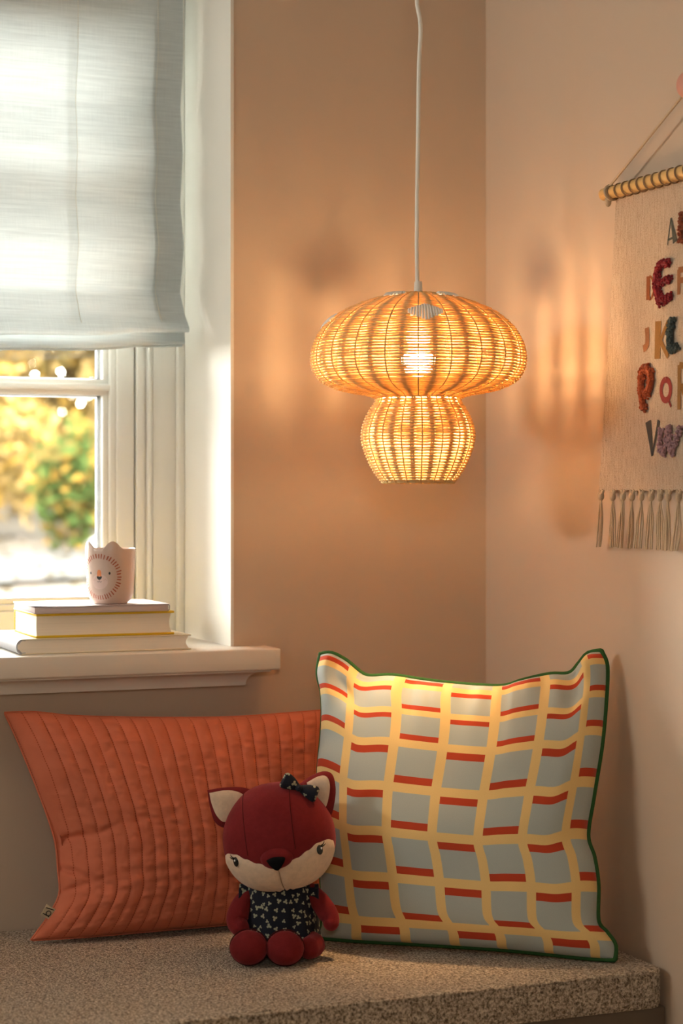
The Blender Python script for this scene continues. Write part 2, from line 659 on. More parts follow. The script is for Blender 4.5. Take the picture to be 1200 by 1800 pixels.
def frame_post(x, s):
    """x = recess side, s = direction into the opening"""
    q = MB()
    q.box(x, x + s * .0135, .276, .352, fz0, fz1, .002)
    q.box(x + s * .0135, x + s * .0605, .292, .352, fz0, fz1, .0015)
    q.tube([(x + s * .0665, .294, fz0), (x + s * .0665, .294, fz1)], .0058, 10)
    q.box(x + s * .0605, x + s * .077, .297, .352, fz0, fz1, .0015)
    q.box(x + s * .077, x + s * .0925, .292, .352, fz0, fz1, .0015)
    return q


frame_post(XR, -1).build('frame_post', M['white'], win)
frame_post(WX0 + .006, 1).build('frame_post', M['white'], win)
MB().box(XR, WX0 + .006, .292, .352, fz1 - .07, fz1, .002).build('frame_head', M['white'], win)
SX1 = XR - .0960                                           # right edge of right sash
SX0 = WX0 + .006 + .0960
MID = (SX0 + SX1) / 2
MB().box(SX1 - .004, SX1 + .004, .322, .348, fz0, fz1 - .07).box(SX0 - .004, SX0 + .004, .322, .348, fz0, fz1 - .07).build('gasket', M['groove'], win, False)
MB().box(MID - .024, MID + .024, .296, .352, fz0, fz1 - .07, .002).build('mullion', M['white'], win)
ZB, ZT = .938, fz1 - .074
GZ0 = 1.009
BAR = [1.413, 1.413 + .41]


def sash(xa, xb):
    s = thing('sash', loc=((xa + xb) / 2, .3, ZB)); s.parent = win
    # a part with sub-parts: keep it relative to the window
    s.location = Vector(s.location) - Vector(win.location)
    for sx, d in ((xb, -1), (xa, 1)):
        q = MB()
        q.box(sx, sx + d * .034, .299, .345, ZB, ZT, .0015)
        q.box(sx + d * .033, sx + d * .047, .306, .345, ZB, ZT, .003)
        q.box(sx + d * .046, sx + d * .0585, .315, .345, ZB, ZT, .003)
        o = q.build('stile', M['white'], None); o.parent = s
        o.data.transform(Matrix.Translation((-(xa + xb) / 2, -.3, -ZB)))
    for z0, z1 in ((ZB, GZ0), (ZT - .055, ZT)):
        q = MB()
        q.box(xa + .034, xb - .034, .299, .345, z0, z1 if z0 > 1.5 else z1 - .025, .0015)
        if z0 < 1.5:
            q.box(xa + .034, xb - .034, .306, .345, z1 - .026, z1 - .012, .003)
            q.box(xa + .034, xb - .034, .315, .345, z1 - .013, z1, .003)
        o = q.build('rail', M['white'], None); o.parent = s
        o.data.transform(Matrix.Translation((-(xa + xb) / 2, -.3, -ZB)))
    for zb in BAR:
        q = MB()
        q.box(xa + .045, xb - .045, .306, .345, zb - .0065, zb + .0065, .003)
        q.box(xa + .05, xb - .05, .314, .345, zb - .0155, zb + .0155, .003)
        o = q.build('glazing_bar', M['white'], None); o.parent = s
        o.data.transform(Matrix.Translation((-(xa + xb) / 2, -.3, -ZB)))
    zs = [GZ0] + BAR + [ZT - .055]
    for i in range(3):
        z0 = zs[i] + (.0155 if i else 0); z1 = zs[i + 1] - (.0155 if i < 2 else 0)
        q = MB().box(xa + .0585, xb - .0585, .331, .335, z0, z1)
        o = q.build('pane', M['glass'], None, False); o.parent = s
        o.data.transform(Matrix.Translation((-(xa + xb) / 2, -.3, -ZB)))
        q = MB()
        a, b = xa + .0585, xb - .0585
        t_ = .0065
        q.box(a, a + t_, .336, .344, z0, z1).box(b - t_, b, .336, .344, z0, z1).box(a, b, .336, .344, z0, z0 + t_ * .5).box(a, b, .336, .344, z1 - t_ * .5, z1)
        o = q.build('pane_spacer', M['spacer'], None, False); o.parent = s
        o.data.transform(Matrix.Translation((-(xa + xb) / 2, -.3, -ZB)))


sash(MID + .027, SX1)
sash(SX0, MID - .027)

# ---------------------------------------------------------------- garden outside the window
GV = Vector((.2353, .983)).normalized()                    # garden lies along this line
GR = Vector((GV.y, -GV.x))
GO = Vector((-1.642, -3.327))


def gp(t, lat): return GO + GV * t + GR * lat


def gz(t): return .50 + max(0, t - 9) * .045


q = MB()
v, f = [], []
TT = [4.4, 6, 9, 12, 16, 20, 26, 34, 60]
LL = [-30, -12, -6, -3, 0, 3, 6, 12, 30]
for t in TT:
    for l in LL:
        p = gp(t, l); v.append((p.x, max(p.y, .5), gz(t)))
nl = len(LL)
for i in range(len(TT) - 1):
    for k in range(nl - 1):
        f.append((i * nl + k, i * nl + k + 1, (i + 1) * nl + k + 1, (i + 1) * nl + k))
n0 = len(v)
struct('ground', q.add(v, f), simple('leaf_strewn_ground', (.010, .0072, .004), .9, .1, .5, 3), smooth=True)
q = MB()
v, f = [], []
pathpts = [(9.5, -8), (11.0, -4), (12.2, -1.2), (13.2, 0), (13.6, 1.5), (13.5, 5), (13, 9)]
for t, l in pathpts:
    for dt in (-1.1, 1.2):
        p = gp(t + dt, l); v.append((p.x, p.y, gz(t + dt) + .03))
for i in range(len(pathpts) - 1):
    f.append((i * 2, i * 2 + 2, i * 2 + 3, i * 2 + 1))
struct('garden_path', q.add(v, f), simple('pale_gravel', (.0075, .0070, .0062), .9, .1, .12, 8))

LEAFM = {}


def leafmat(name, c):
    if name not in LEAFM: LEAFM[name] = mat_translucent(name, lambda t: t.mix(t.noise(t.coord('Object'), 3.5, 3), dark(c, .55), dark(c, 1.35)), .35).m
    return LEAFM[name]


def leaves(n, cen, rad, size, r_, shell=.25):
    q = MB()
    for _ in range(n):
        while True:
            p = Vector((r_.uniform(-1, 1), r_.uniform(-1, 1), r_.uniform(-1, 1)))
            if shell < p.length < 1: break
        nz = .8 + .45 * noise.noise(p * 2.3 + Vector(cen))
        p = Vector((p.x * rad[0] * nz, p.y * rad[1] * nz, p.z * rad[2] * nz)) + Vector(cen)
        a = Vector((r_.gauss(0, 1), r_.gauss(0, 1), r_.gauss(0, 1))).normalized()
        b = a.orthogonal().normalized()
        s_ = size * r_.uniform(.6, 1.4)
        q.add([p - a * s_, p + b * s_ * .55, p + a * s_, p - b * s_ * .55], [(0, 1, 2, 3)])
    return q


YEL, PALE, GRN, OLV = (.092, .055, .012), (.125, .086, .034), (.020, .032, .009), (.046, .034, .011)


def shrub(name, label, t, lat, rad, mixm, n, stems, size=.05, lift=0):
    c = gp(t, lat)
    z0 = gz(t)
    s = thing(name, label, 'shrub' if 'shrub' in name else 'tree', (c.x, c.y, z0), group='garden foliage beyond the window')
    r_ = random.Random(hash((t, lat)) & 1023)
    cz = z0 + lift + rad[2] * .92
    for nm, col, share in mixm:
        leaves(int(n * share), (c.x, c.y, cz), rad, size, r_).build('foliage', leafmat(nm, col), s, False)
    m_ = simple('bark_brown', (.05, .035, .02), .9, .1, .3, 20) if 'bark' not in M else M['bark']
    M['bark'] = m_
    q_ = MB()
    for k in range(stems):
        a = 2 * PI * k / stems
        top = (c.x + math.cos(a) * rad[0] * .5, c.y + math.sin(a) * rad[1] * .5, cz + rad[2] * .3)
        q_.tube([(c.x + .05 * math.cos(a), c.y + .05 * math.sin(a), z0 - .05), ((c.x * 2 + top[0]) / 3, (c.y * 2 + top[1]) / 3, z0 + lift + rad[2] * .5), top], [.05 if lift else .02, .03 if lift else .014, .006], 5)
    q_.build('stems', m_, s)


shrub('yellow_shrub', 'yellow autumn shrub seen at the left of the window pane', 16.3, -.75, (1.15, .9, .80), [('yellow_leaf', YEL, .42), ('pale_leaf', PALE, .38), ('olive_leaf', OLV, .2)], 2600, 6)
shrub('green_shrub', 'green and yellow shrub in the middle of the window pane', 14.6, .16, (.36, .32, .55), [('green_leaf', GRN, .62), ('olive_leaf', OLV, .2), ('yellow_leaf', YEL, .18)], 1500, 5)
shrub('gold_shrub', 'golden shrub at the right behind the window stile', 16.6, 1.25, (1.0, .9, .75), [('yellow_leaf', YEL, .5), ('pale_leaf', PALE, .3), ('green_leaf', GRN, .2)], 2200, 6)
shrub('maple_tree', 'pale yellow leafed tree standing behind the garden shrubs', 19.5, -.3, (2.8, 1.8, 2.1), [('pale_leaf', PALE, .5), ('yellow_leaf', YEL, .3), ('olive_leaf', OLV, .2)], 13000, 4, .085, .35)
hc = gp(23.5, -1.0)
hedge = thing('garden_hedge', 'long golden hedge across the far back of the garden', 'hedge', (hc.x, hc.y, gz(23.5)))
r_ = random.Random(9)
for nm, col, cnt in (('yellow_leaf', YEL, 5200), ('olive_leaf', OLV, 4200), ('pale_leaf', PALE, 2600)):
    q = MB()
    for _ in range(cnt):
        l = r_.uniform(-9, 8); p = gp(23.5 + r_.gauss(0, .35), l)
        z = gz(23.5) + r_.uniform(0, 2.5 + .5 * math.sin(l * 1.3) + .3 * math.sin(l * 3.1))
        a = Vector((r_.gauss(0, 1), r_.gauss(0, 1), r_.gauss(0, 1))).normalized(); b = a.orthogonal().normalized(); s_ = r_.uniform(.09, .17)
        c_ = Vector((p.x, p.y, z))
        q.add([c_ - a * s_, c_ + b * s_ * .6, c_ + a * s_, c_ - b * s_ * .6], [(0, 1, 2, 3)])
    q.build('foliage', leafmat(nm, col), hedge, False)
q = MB()
for k in range(18):
    p = gp(23.5, -8.8 + k); q.tube([(p.x, p.y, gz(23.5) - .05), (p.x + .1, p.y, gz(23.5) + 1.1), (p.x + .05, p.y, gz(23.5) + 2.0)], [.04, .03, .01], 5)
q.build('stems', M['bark'], hedge)
q = MB()
r_ = random.Random(5)
for _ in range(1500):
    t, l = r_.uniform(8, 15.5), r_.uniform(-3.5, 3.5)
    if noise.noise(Vector((t * .8, l * .8, 3))) < -.05 and r_.random() < .8: continue
    p = gp(t, l); s_ = r_.uniform(.03, .06); a = r_.uniform(0, 6.28)
    z = gz(t) + .05
    q.add([(p.x + s_ * math.cos(a), p.y + s_ * math.sin(a), z), (p.x - s_ * math.sin(a) * .6, p.y + s_ * math.cos(a) * .6, z + .012), (p.x - s_ * math.cos(a), p.y - s_ * math.sin(a), z), (p.x + s_ * math.sin(a) * .6, p.y - s_ * math.cos(a) * .6, z + .015)], [(0, 1, 2, 3)])
tag(q.build('fallen_leaves', leafmat('fallen_leaf', (.018, .0125, .005)), None, False), 'yellow fallen leaves scattered over the garden ground and path', 'leaves', kind='stuff')
c = gp(9.4, .235)
pot = thing('garden_lantern', 'blurred white and red garden lantern standing outside behind the mug', 'lantern', (c.x, c.y, gz(9.4)))
zz = gz(9.4)
MB().lathe([(.0, zz), (.05, zz), (.055, zz + .10), (.05, zz + .34), (.0, zz + .34)], 16, (c.x, c.y)).build('red_body', simple('red_enamel', (.018, .003, .004), .5, .2, .05, 10), pot)
MB().lathe([(.0, zz + .34), (.062, zz + .34), (.062, zz + .45), (.03, zz + .47), (.0, zz + .47)], 16, (c.x, c.y)).build('white_top', simple('white_enamel', (.014, .0135, .0125), .5, .2, .03, 10), pot)

# ---------------------------------------------------------------- bench and seat cushion
bench = thing('window_bench', 'dark painted built-in bench under the seat cushion', 'bench', (-1.0, -.33, 0))
MB().box(-2.1, -.003, -.64, -.003, .0, .355, .002).build('bench_body', M['bench_wood'], bench)
MB().box(-2.1, -.003, -.655, -.003, .355, .3875, .003).build('seat_board', M['bench_wood'], bench)
MB().box(-2.1, -.003, -.655, -.64, .0, .08, .002).build('plinth', M['bench_wood'], bench)

seat = thing('seat_cushion', 'long beige boucle seat cushion covering the bench', 'cushion', (-1.0, -.33, .3885))
x0, x1, y0, y1, z0, z1 = -2.08, -.010, -.665, -.004, .3885, .45
nx, ny = 120, 44


def rbox(x0, x1, y0, y1, z0, z1, r, seg=5):
    """rounded slab: loops from the bottom edge over the rim to the top"""
    def loop(ins, z):
        pts = []
        rc = max(.0005, .022 - ins)
        for cx, cy, a0 in ((x1 - ins - rc, y1 - ins - rc, 0), (x0 + ins + rc, y1 - ins - rc, 90), (x0 + ins + rc, y0 + ins + rc, 180), (x1 - ins - rc, y0 + ins + rc, 270)):
            for k in range(7):
                a = R(a0 + k * 15)
                pts.append((cx + rc * math.cos(a), cy + rc * math.sin(a), z))
        return pts
    L = []
    for k in range(seg + 1):
        a = PI / 2 * k / seg
        L.append(loop(r * (1 - math.sin(a)), z0 + r * (1 - math.cos(a))))
    for k in range(seg + 1):
        a = PI / 2 * k / seg
        L.append(loop(r * (1 - math.cos(a)), z1 - r + r * math.sin(a)))
    n = len(L[0])
    v = [p for l in L for p in l]
    f = []
    for i in range(len(L) - 1):
        for k in range(n):
            f.append((i * n + k, i * n + (k + 1) % n, (i + 1) * n + (k + 1) % n, (i + 1) * n + k))
    f.append(tuple(range(n))[::-1]); f.append(tuple((len(L) - 1) * n + k for k in range(n)))
    return MB().add(v, f), L


q, L = rbox(x0, x1, y0, y1, z0, z1, .010)
q.build('cushion_body', M['boucle'], seat)
rim = [(p[0], p[1], p[2] + .0004) for p in L[8]]
MB().tube(rim, .0026, 6, True).build('seam_piping', M['boucle'], seat)
low = [(p[0], p[1], p[2]) for p in L[2]]
MB().tube(low, .0022, 6, True).build('lower_seam', M['boucle'], seat)


# ---------------------------------------------------------------- pillows
def coons(T, B, Lf, Rt, nu, nv):
    t, b, l, r = spline(T, nu), spline(B, nu), spline(Lf, nv), spline(Rt, nv)
    G = []
    for j in range(nv):
        v_ = j / (nv - 1)
        row = []
        for i in range(nu):
            u = i / (nu - 1)
            p = t[i] * (1 - v_) + b[i] * v_ + l[j] * (1 - u) + r[j] * u
            p -= t[0] * (1 - u) * (1 - v_) + t[-1] * u * (1 - v_) + b[0] * (1 - u) * v_ + b[-1] * u * v_
            row.append(p)
        G.append(row)
    return G


def pillow(G, nrm, front, back, zmin):
    """front(u,v), back(u,v) = height over the seam plane; returns a closed mesh with uv"""
    nv, nu = len(G), len(G[0])
    q = MB(); q.uv = []
    idx = {}
    for side in (0, 1):
        for j in range(nv):
            for i in range(nu):
                edge = i in (0, nu - 1) or j in (0, nv - 1)
                if side == 1 and edge:
                    idx[(1, j, i)] = idx[(0, j, i)]; continue
                u, v_ = i / (nu - 1), j / (nv - 1)
                h = front(u, v_) if side == 0 else -back(u, v_)
                p = G[j][i] + nrm * (0 if edge else h)
                if p.z < zmin: p = Vector((p.x, p.y, zmin + .0006 * (zmin - p.z)))
                idx[(side, j, i)] = len(q.v)
                q.v.append(tuple(p)); q.uv.append((u, v_))
    for side in (0, 1):
        for j in range(nv - 1):
            for i in range(nu - 1):
                a = (idx[(side, j, i)], idx[(side, j, i + 1)], idx[(side, j + 1, i + 1)], idx[(side, j + 1, i)])
                q.f.append(a if side == 0 else a[::-1])
    return q


def puff(u, v_, e=.45):
    U, V = 2 * u - 1, 2 * v_ - 1
    return max(0, (1 - U * U) * (1 - V * V)) ** e


# orange quilted pillow
O_T = [(-.9385, -.0423, .8322), (-.8871, -.0426, .8309), (-.8275, -.0444, .8226), (-.7466, -.0458, .8163), (-.6433, -.0470, .8108), (-.5375, -.0478, .8073), (-.4507, -.0475, .8086), (-.3454, -.0467, .8122)]
O_L = [(-.9385, -.0423, .8322), (-.9190, -.0523, .7866), (-.8972, -.0650, .7286), (-.8757, -.0787, .6661), (-.8617, -.0902, .6136), (-.8592, -.1005, .5667), (-.8593, -.1091, .5277), (-.8797, -.1164, .4942), (-.9008, -.1231, .4700), (-.9123, -.1267, .4580)]
O_B = [(-.9123, -.1267, .4580), (-.8186, -.1290, .4560), (-.7189, -.1300, .4560), (-.6170, -.1310, .4560), (-.5495, -.1310, .4560), (-.3518, -.1320, .4560)]
O_R = [(-.3454, -.0467, .8122), (-.3687, -.0690, .7104), (-.3793, -.0907, .6114), (-.3823, -.1122, .5133), (-.3518, -.1320, .4560)]
nO = Vector((0, -.97, .21)).normalized()
NU, NV = 364, 190
G = coons(O_T, O_B, O_L, O_R, NU, NV)


def o_front(u, v_):
    p = puff(u, v_, .42)
    ch = abs(math.sin(PI * u * NQ)) ** .55                        # quilted channels
    env = min(1, 14 * min(v_, 1 - v_) + .35) * min(1, 12 * min(u, 1 - u) + .25)
    n1 = noise.noise(Vector((u * 9, v_ * 26, 1.3)))
    n2 = noise.noise(Vector((u * 34, v_ * 52, 4.1)))
    n3 = noise.noise(Vector((u * 70, v_ * 60, 8.1)))
    h = .078 * p + .0036 * ch * env + (.0020 * n1 + .0012 * n2 + .0006 * n3) * env
    cell = math.floor(u * NQ)
    pk = noise.noise(Vector((cell * 3.7, v_ * 34 + cell * 1.9, 2.0))) * noise.noise(Vector((u * 5, v_ * 6, 9.0)))
    h += .0075 * pk * ch * env
    h += .0050 * noise.noise(Vector((u * 5 + v_ * 3, v_ * 9 - u * 2, 6.0))) * env * math.exp(-u / .25)
    # pulled-in crease at the left side and folds fanning from it
    dx, dy = u - .06, v_ - .56
    h -= .022 * math.exp(-((u - .02) / .13) ** 2 - (dy / .17) ** 2)
    s_ = dy + .30 * (u - .05) - .02 * noise.noise(Vector((u * 12, 2, 0)))
    h -= .011 * math.exp(-(s_ / .016) ** 2) * math.exp(-max(0, u - .05) / .16) * (1 if u > .02 else 0)
    s2 = dy - .14 - .5 * (u - .05)
    h -= .009 * math.exp(-(s2 / .016) ** 2) * math.exp(-max(0, u - .04) / .07)
    s3 = dy - .20 + .35 * (u - .05)
    h -= .007 * math.exp(-(s3 / .014) ** 2) * math.exp(-max(0, u - .04) / .08)
    return max(h, .0008)


def o_back(u, v_): return .048 * puff(u, v_, .5)


ot = thing('quilted_pillow', 'orange channel-quilted oblong pillow leaning under the window sill', 'pillow', (-.64, -.125, .4508))
q = pillow(G, nO, o_front, o_back, .4508)
for i, p in enumerate(q.v):
    if p[1] > -.003: q.v[i] = (p[0], -.003, p[2])
q.build('quilted_cover', M['quilt'], ot)
edge = [G[0][i] for i in range(0, NU, 4)] + [G[j][-1] for j in range(0, NV, 4)] + [G[-1][i] for i in range(NU - 1, 0, -4)] + [G[j][0] for j in range(NV - 1, 0, -4)]
edge = [Vector((p.x, min(p.y, -.006), max(p.z, .4530))) for p in edge]
MB().tube(edge, .0022, 5, True).build('edge_seam', M['quilt'], ot)
# small woven tag in the lower left side seam
tp = Vector((-.8795, -.126, .5010)); td = Vector((-.55, 0, -.83)).normalized(); tn = Vector((-.83, -.05, .55)).normalized()
tg = MB()
c0 = [tp + td * a + tn * b + Vector((0, c_, 0)) for c_ in (-.0006, .0006) for a, b in ((-.010, -.010), (.010, -.010), (.010, .013), (-.010, .013))]
tg.add(c0, [(0, 1, 2, 3), (7, 6, 5, 4), (0, 4, 5, 1), (1, 5, 6, 2), (2, 6, 7, 3), (3, 7, 4, 0)])
tgo = tg.build('fabric_tag', M['tagc'], ot, False)
lt = MB()


def tpt(a, b): return tp + td * a + tn * b + Vector((0, -.0012, 0))


lt.tube([tpt(.006, .0105), tpt(.006, -.002)], .0008, 5)
lt.tube([tpt(.0015 + .0042 * math.cos(a), .002 + .0042 * math.sin(a)) for a in [2 * PI * k / 12 for k in range(12)]], .0008, 5, True)
lt.tube([tpt(-.0045, .011), tpt(-.0075, -.003)], .0008, 5)
lt.build('tag_lettering', M['gloss_black'], tgo)

# check print cushion
C_T = [(-.4171, -.1956, .9281), (-.4007, -.2082, .9296), (-.3823, -.2260, .9186), (-.3624, -.2476, .8980), (-.3493, -.2595, .8927), (-.3182, -.2838, .8948), (-.2809, -.3151, .8894), (-.2438, -.3460, .8850), (-.1954, -.3855, .8821), (-.1654, -.4091, .8831), (-.1423, -.4250, .8924), (-.1048, -.4518, .9040), (-.0781, -.4723, .9067), (-.0628, -.4797, .9240), (-.0498, -.4856, .9402), (-.0321, -.4983, .9454)]
C_L = [(-.4171, -.1956, .9281), (-.4230, -.1998, .8960), (-.4200, -.2112, .8633), (-.4210, -.2192, .8317), (-.4258, -.2261, .7933), (-.4324, -.2322, .7522), (-.4365, -.2374, .7218), (-.4416, -.2556, .6420), (-.4468, -.2797, .5401), (-.4498, -.2926, .4900), (-.4592, -.2954, .4600)]
C_B = [(-.4592, -.2954, .4600), (-.4062, -.3355, .4590), (-.3319, -.3937, .4602), (-.2584, -.4522, .4609), (-.2047, -.4951, .4608), (-.1513, -.5388, .4590), (-.1030, -.5786, .4570), (-.0684, -.6062, .4570)]
C_R = [(-.0321, -.4983, .9454), (-.0276, -.5094, .9186), (-.0367, -.5196, .8556), (-.0491, -.5282, .7892), (-.0680, -.5352, .7095), (-.0820, -.5412, .6477), (-.0777, -.5542, .6133), (-.0772, -.5664, .5709), (-.0832, -.5771, .5152), (-.0737, -.5898, .4968), (-.0655, -.6012, .4792), (-.0684, -.6062, .4570)]
a_, b_, c_ = Vector((-.075, -.599, .46)), Vector((-.418, -.325, .46)), Vector((-.045, -.489, .9417))
nC = (b_ - a_).cross(c_ - a_).normalized()
if nC.y > 0: nC = -nC
NU2, NV2 = 220, 220
G2 = coons(C_T, C_B, C_L, C_R, NU2, NV2)


def c_front(u, v_):
    p = puff(u, v_, .40)
    h = .098 * p
    # slack cloth folding in at the top seam and corners
    dt = v_
    fold = noise.noise(Vector((u * 13, v_ * 2.2, 3.3))) + .5 * noise.noise(Vector((u * 25, v_ * 3, 7.7)))
    h += .024 * fold * math.exp(-dt / .075) * min(1, dt / .02)
    dr = 1 - u
    fold = noise.noise(Vector((v_ * 8, u * 2, 5.1)))
    h += .010 * fold * math.exp(-dr / .06) * min(1, dr / .015)
    fold = noise.noise(Vector((v_ * 9, u * 2, 15.1)))
    h += .010 * fold * math.exp(-u / .07) * min(1, u / .015)
    db = 1 - v_
    fold = noise.noise(Vector((u * 9, v_ * 2, 25.1)))
    h += .009 * fold * math.exp(-db / .05) * min(1, db / .015)
    h += .0045 * noise.noise(Vector((u * 4, v_ * 4, 11))) + .014 * noise.noise(Vector((u * 12, v_ * 3.5, 31))) * math.exp(-v_ / .14) * min(1, v_ / .03)
    # dent beneath the top left ear
    h -= .016 * math.exp(-(((u - .11) / .05) ** 2 + ((v_ - .10) / .05) ** 2))
    h -= .012 * math.exp(-(((u - .90) / .05) ** 2 + ((v_ - .10) / .05) ** 2))
    return max(h, .001)


def c_back(u, v_): return .055 * puff(u, v_, .5)


ct = thing('check_cushion', 'square cushion with yellow grid and red bars and green piping', 'cushion', (-.26, -.44, .4508))
q = pillow(G2, nC, c_front, c_back, .4510)
q.uv = [(a - .030 * math.sin(PI * min(1, max(0, a))), b - .013 - .13 * max(0, 1 - b / .27) ** 1.3) for a, b in q.uv]
for i, p in enumerate(q.v):
    if p[0] > -.006: q.v[i] = (-.006, p[1], p[2])
q.build('printed_cover', M['check'], ct)
edge = [G2[0][i] for i in range(0, NU2, 3)] + [G2[j][-1] for j in range(0, NV2, 3)] + [G2[-1][i] for i in range(NU2 - 1, 0, -3)] + [G2[j][0] for j in range(NV2 - 1, 0, -3)]
edge = [Vector((min(p.x, -.0065), p.y, max(p.z, .4558))) - nC * .001 for p in edge]
MB().tube(edge, .0050, 8, True).build('green_piping', M['green_pipe'], ct)

# ---------------------------------------------------------------- plush fox
FX = thing('plush_fox', 'dark red plush fox doll in a navy clover-print dress sitting on the bench', 'soft toy', (-.5543, -.3597, .4506), -YAW)
PXM = 3.16 / 3392


def puffy(outline, cen, th, rings=7, dome=.5, flat_back=False, n=48):
    """closed pad from a star-shaped outline in (x, z); th = half thickness; returns MB around y=0, front = -y"""
    ol = spline([Vector((p[0], 0, p[1])) for p in outline] + [Vector((outline[0][0], 0, outline[0][1]))], n + 1)[:-1]
    c = Vector((cen[0], 0, cen[1]))
    q = MB()
    v, f = [], []
    for side in (-1, 1):
        base_ = len(v)
        for r_ in range(rings + 1):
            s_ = r_ / rings
            if r_ == 0:
                v.append(c + Vector((0, side * th * (.25 if (flat_back and side == 1) else 1), 0))); continue
            h = th * (1 - s_ ** 2.4) ** dome * (.25 if (flat_back and side == 1) else 1)
            for p in ol:
                v.append(c + (p - c) * s_ + Vector((0, side * h, 0)))
        for k in range(n):
            f.append((base_, base_ + 1 + k, base_ + 1 + (k + 1) % n))
        for r_ in range(1, rings):
            for k in range(n):
                a = base_ + 1 + (r_ - 1) * n
                f.append((a + k, a + n + k, a + n + (k + 1) % n, a + (k + 1) % n))
    return q.add(v, f)


def xform(q, Mx):
    q.v = [tuple(Mx @ Vector(p)) for p in q.v]
    return q


RX, RY, RZ = .0925, .078, .0865
HC = Vector((0, -.002, .1985))
HM = Matrix.Translation(HC) @ Matrix.Rotation(R(-8.8), 4, 'Y') @ Matrix.Rotation(R(-3.5), 4, 'Z') @ Matrix.Rotation(R(-9), 4, 'X')


def hp(lam, phi, k=1.0):
    s_ = math.sin(phi)
    cph = max(0.0, math.cos(phi)) ** .80
    wide = 1 + .05 * (-s_) - .05 * max(0, s_) ** 2
    return Vector((RX * k * cph * math.sin(lam) * wide, -RY * k * cph * math.cos(lam), RZ * k * s_))


def head_mesh(k=1.0, nu=64, nv=40):
    q = MB()
    v, f = [], []
    for j in range(nv + 1):
        ph = -PI / 2 + PI * j / nv
        for i in range(nu):
            v.append(hp(2 * PI * i / nu, ph, k))
    for j in range(nv):
        for i in range(nu):
            l = (i + 1) % nu
            f.append((j * nu + i, j * nu + l, (j + 1) * nu + l, (j + 1) * nu + i))
    return q.add(v, f)


head = xform(head_mesh(), HM).build('head', M['fox'], FX, True, True)
# cream face panel: upper edge given against longitude
FT = [(-84, -.030), (-76, -.0195), (-62, -.0165), (-46, -.0195), (-34, -.029), (-22, -.038), (-10, -.043), (0, -.0455), (10, -.043), (22, -.038), (34, -.029), (46, -.0195), (62, -.0165), (76, -.0195), (84, -.030)]


def ftop(l):
    for i in range(len(FT) - 1):
        if FT[i][0] <= l <= FT[i + 1][0]:
            w = (l - FT[i][0]) / (FT[i + 1][0] - FT[i][0]); w = w * w * (3 - 2 * w)
            return FT[i][1] * (1 - w) + FT[i + 1][1] * w
    return FT[0][1]


q = MB()
v, f = [], []
na, nb = 72, 22
for i in range(na + 1):
    l = -84 + 168 * i / na
    zt = ftop(l)
    edge_drop = max(0, (abs(l) - 74) / 10) ** 2 * .018
    p0 = math.asin(max(-.99, (zt - edge_drop) / RZ))
    p1 = R(-80)
    for j in range(nb + 1):
        w = j / nb
        ph = p0 + (p1 - p0) * w
        lift = .0026 * min(1, 10 * w + .15) * min(1, (84 - abs(l)) / 6 + .15)
        # soft pleats gathered to the chin seam
        pl = .0012 * math.sin(R(l) * 13) * w * math.exp(-((abs(l) - 22) / 18) ** 2)
        crease = -.0030 * math.exp(-(l / 2.2) ** 2) * min(1, w * 4)
        p = hp(R(l), ph)
        v.append(p * (1 + (lift + pl + crease) / .085))
for i in range(na):
    for j in range(nb):
        a = i * (nb + 1) + j
        f.append((a, a + nb + 1, a + nb + 2, a + 1))
face = xform(q.add(v, f), HM).build('face_panel', M['cream'], FX, True, True)
tag(face, 'cream lower face panel')
# snout dome, nose
q = MB().ball((0, 0, 0), (.027, .0165, .018), 24, 14)
snout = xform(q, HM @ Matrix.Translation((0, -.0670, -.0330))).build('snout', M['fox'], FX, True, True)
nose = puffy([(-.0155, .007), (-.006, .0105), (.006, .0105), (.0155, .007), (.0095, -.004), (0, -.0115), (-.0095, -.004)], (0, .002), .0055)
xform(nose, HM @ Matrix.Translation((0, -.0840, -.0420)) @ Matrix.Rotation(R(12), 4, 'X')).build('nose', M['black'], FX, True, True)
# eyes with lashes and highlight
for s_ in (-1, 1):
    lam = R(s_ * 48)
    ph = math.asin(-.0300 / RZ)
    P = hp(lam, ph, 1.03)
    Me = HM @ Matrix.Translation(P) @ Matrix.Rotation(R(s_ * 44), 4, 'Z')
    e = MB().ball((0, 0, 0), (.0062, .0022, .0080), 16, 10)
    eye = xform(e, Me).build('eye', M['gloss_black'], FX, True, True)
    xform(MB().ball((s_ * .0012 + .001, -.0018, .002), (.0018, .0010, .0020), 10, 6), Me).build('eye_highlight', M['pure_white'], eye, True, True)
    la = MB()
    la.tube([(s_ * .003, -.001, .006), (s_ * .008, -.001, .0085), (s_ * .0105, -.0012, .0125)], [.0012, .0009, .0004], 5)
    la.tube([(s_ * .0045, -.001, .0045), (s_ * .009, -.001, .006), (s_ * .0125, -.0012, .0085)], [.0012, .0009, .0004], 5)
    xform(la, Me).build('eyelash', M['gloss_black'], eye, True, True)
# head seams
for xs in (-.046, .032):
    pts = []
    for k in range(26):
        ph = R(-16 + 3.2 * k)
        w_ = hp(PI / 2, ph, 1.0).x
        if abs(xs) >= w_ * .97: break
        pts.append(HM @ hp(math.asin(xs / w_), ph, 1.0012))
    MB().tube(pts, .0006, 5).build('head_seam', M['foxseam'], head, True, True)
pts = [HM @ (hp(0, ph, 1.012)) for ph in [R(-36 - 3 * k) for k in range(12)]]
MB().tube(pts, .0007, 5).build('chin_seam', simple('cream_seam', (.40, .27, .18), .9, .1, .1, 100), face, True, True)


def fpx(px, py): return ((px - 490) * PXM, .7636 - (py - 862) * PXM)     # outline sheet at the doll's depth


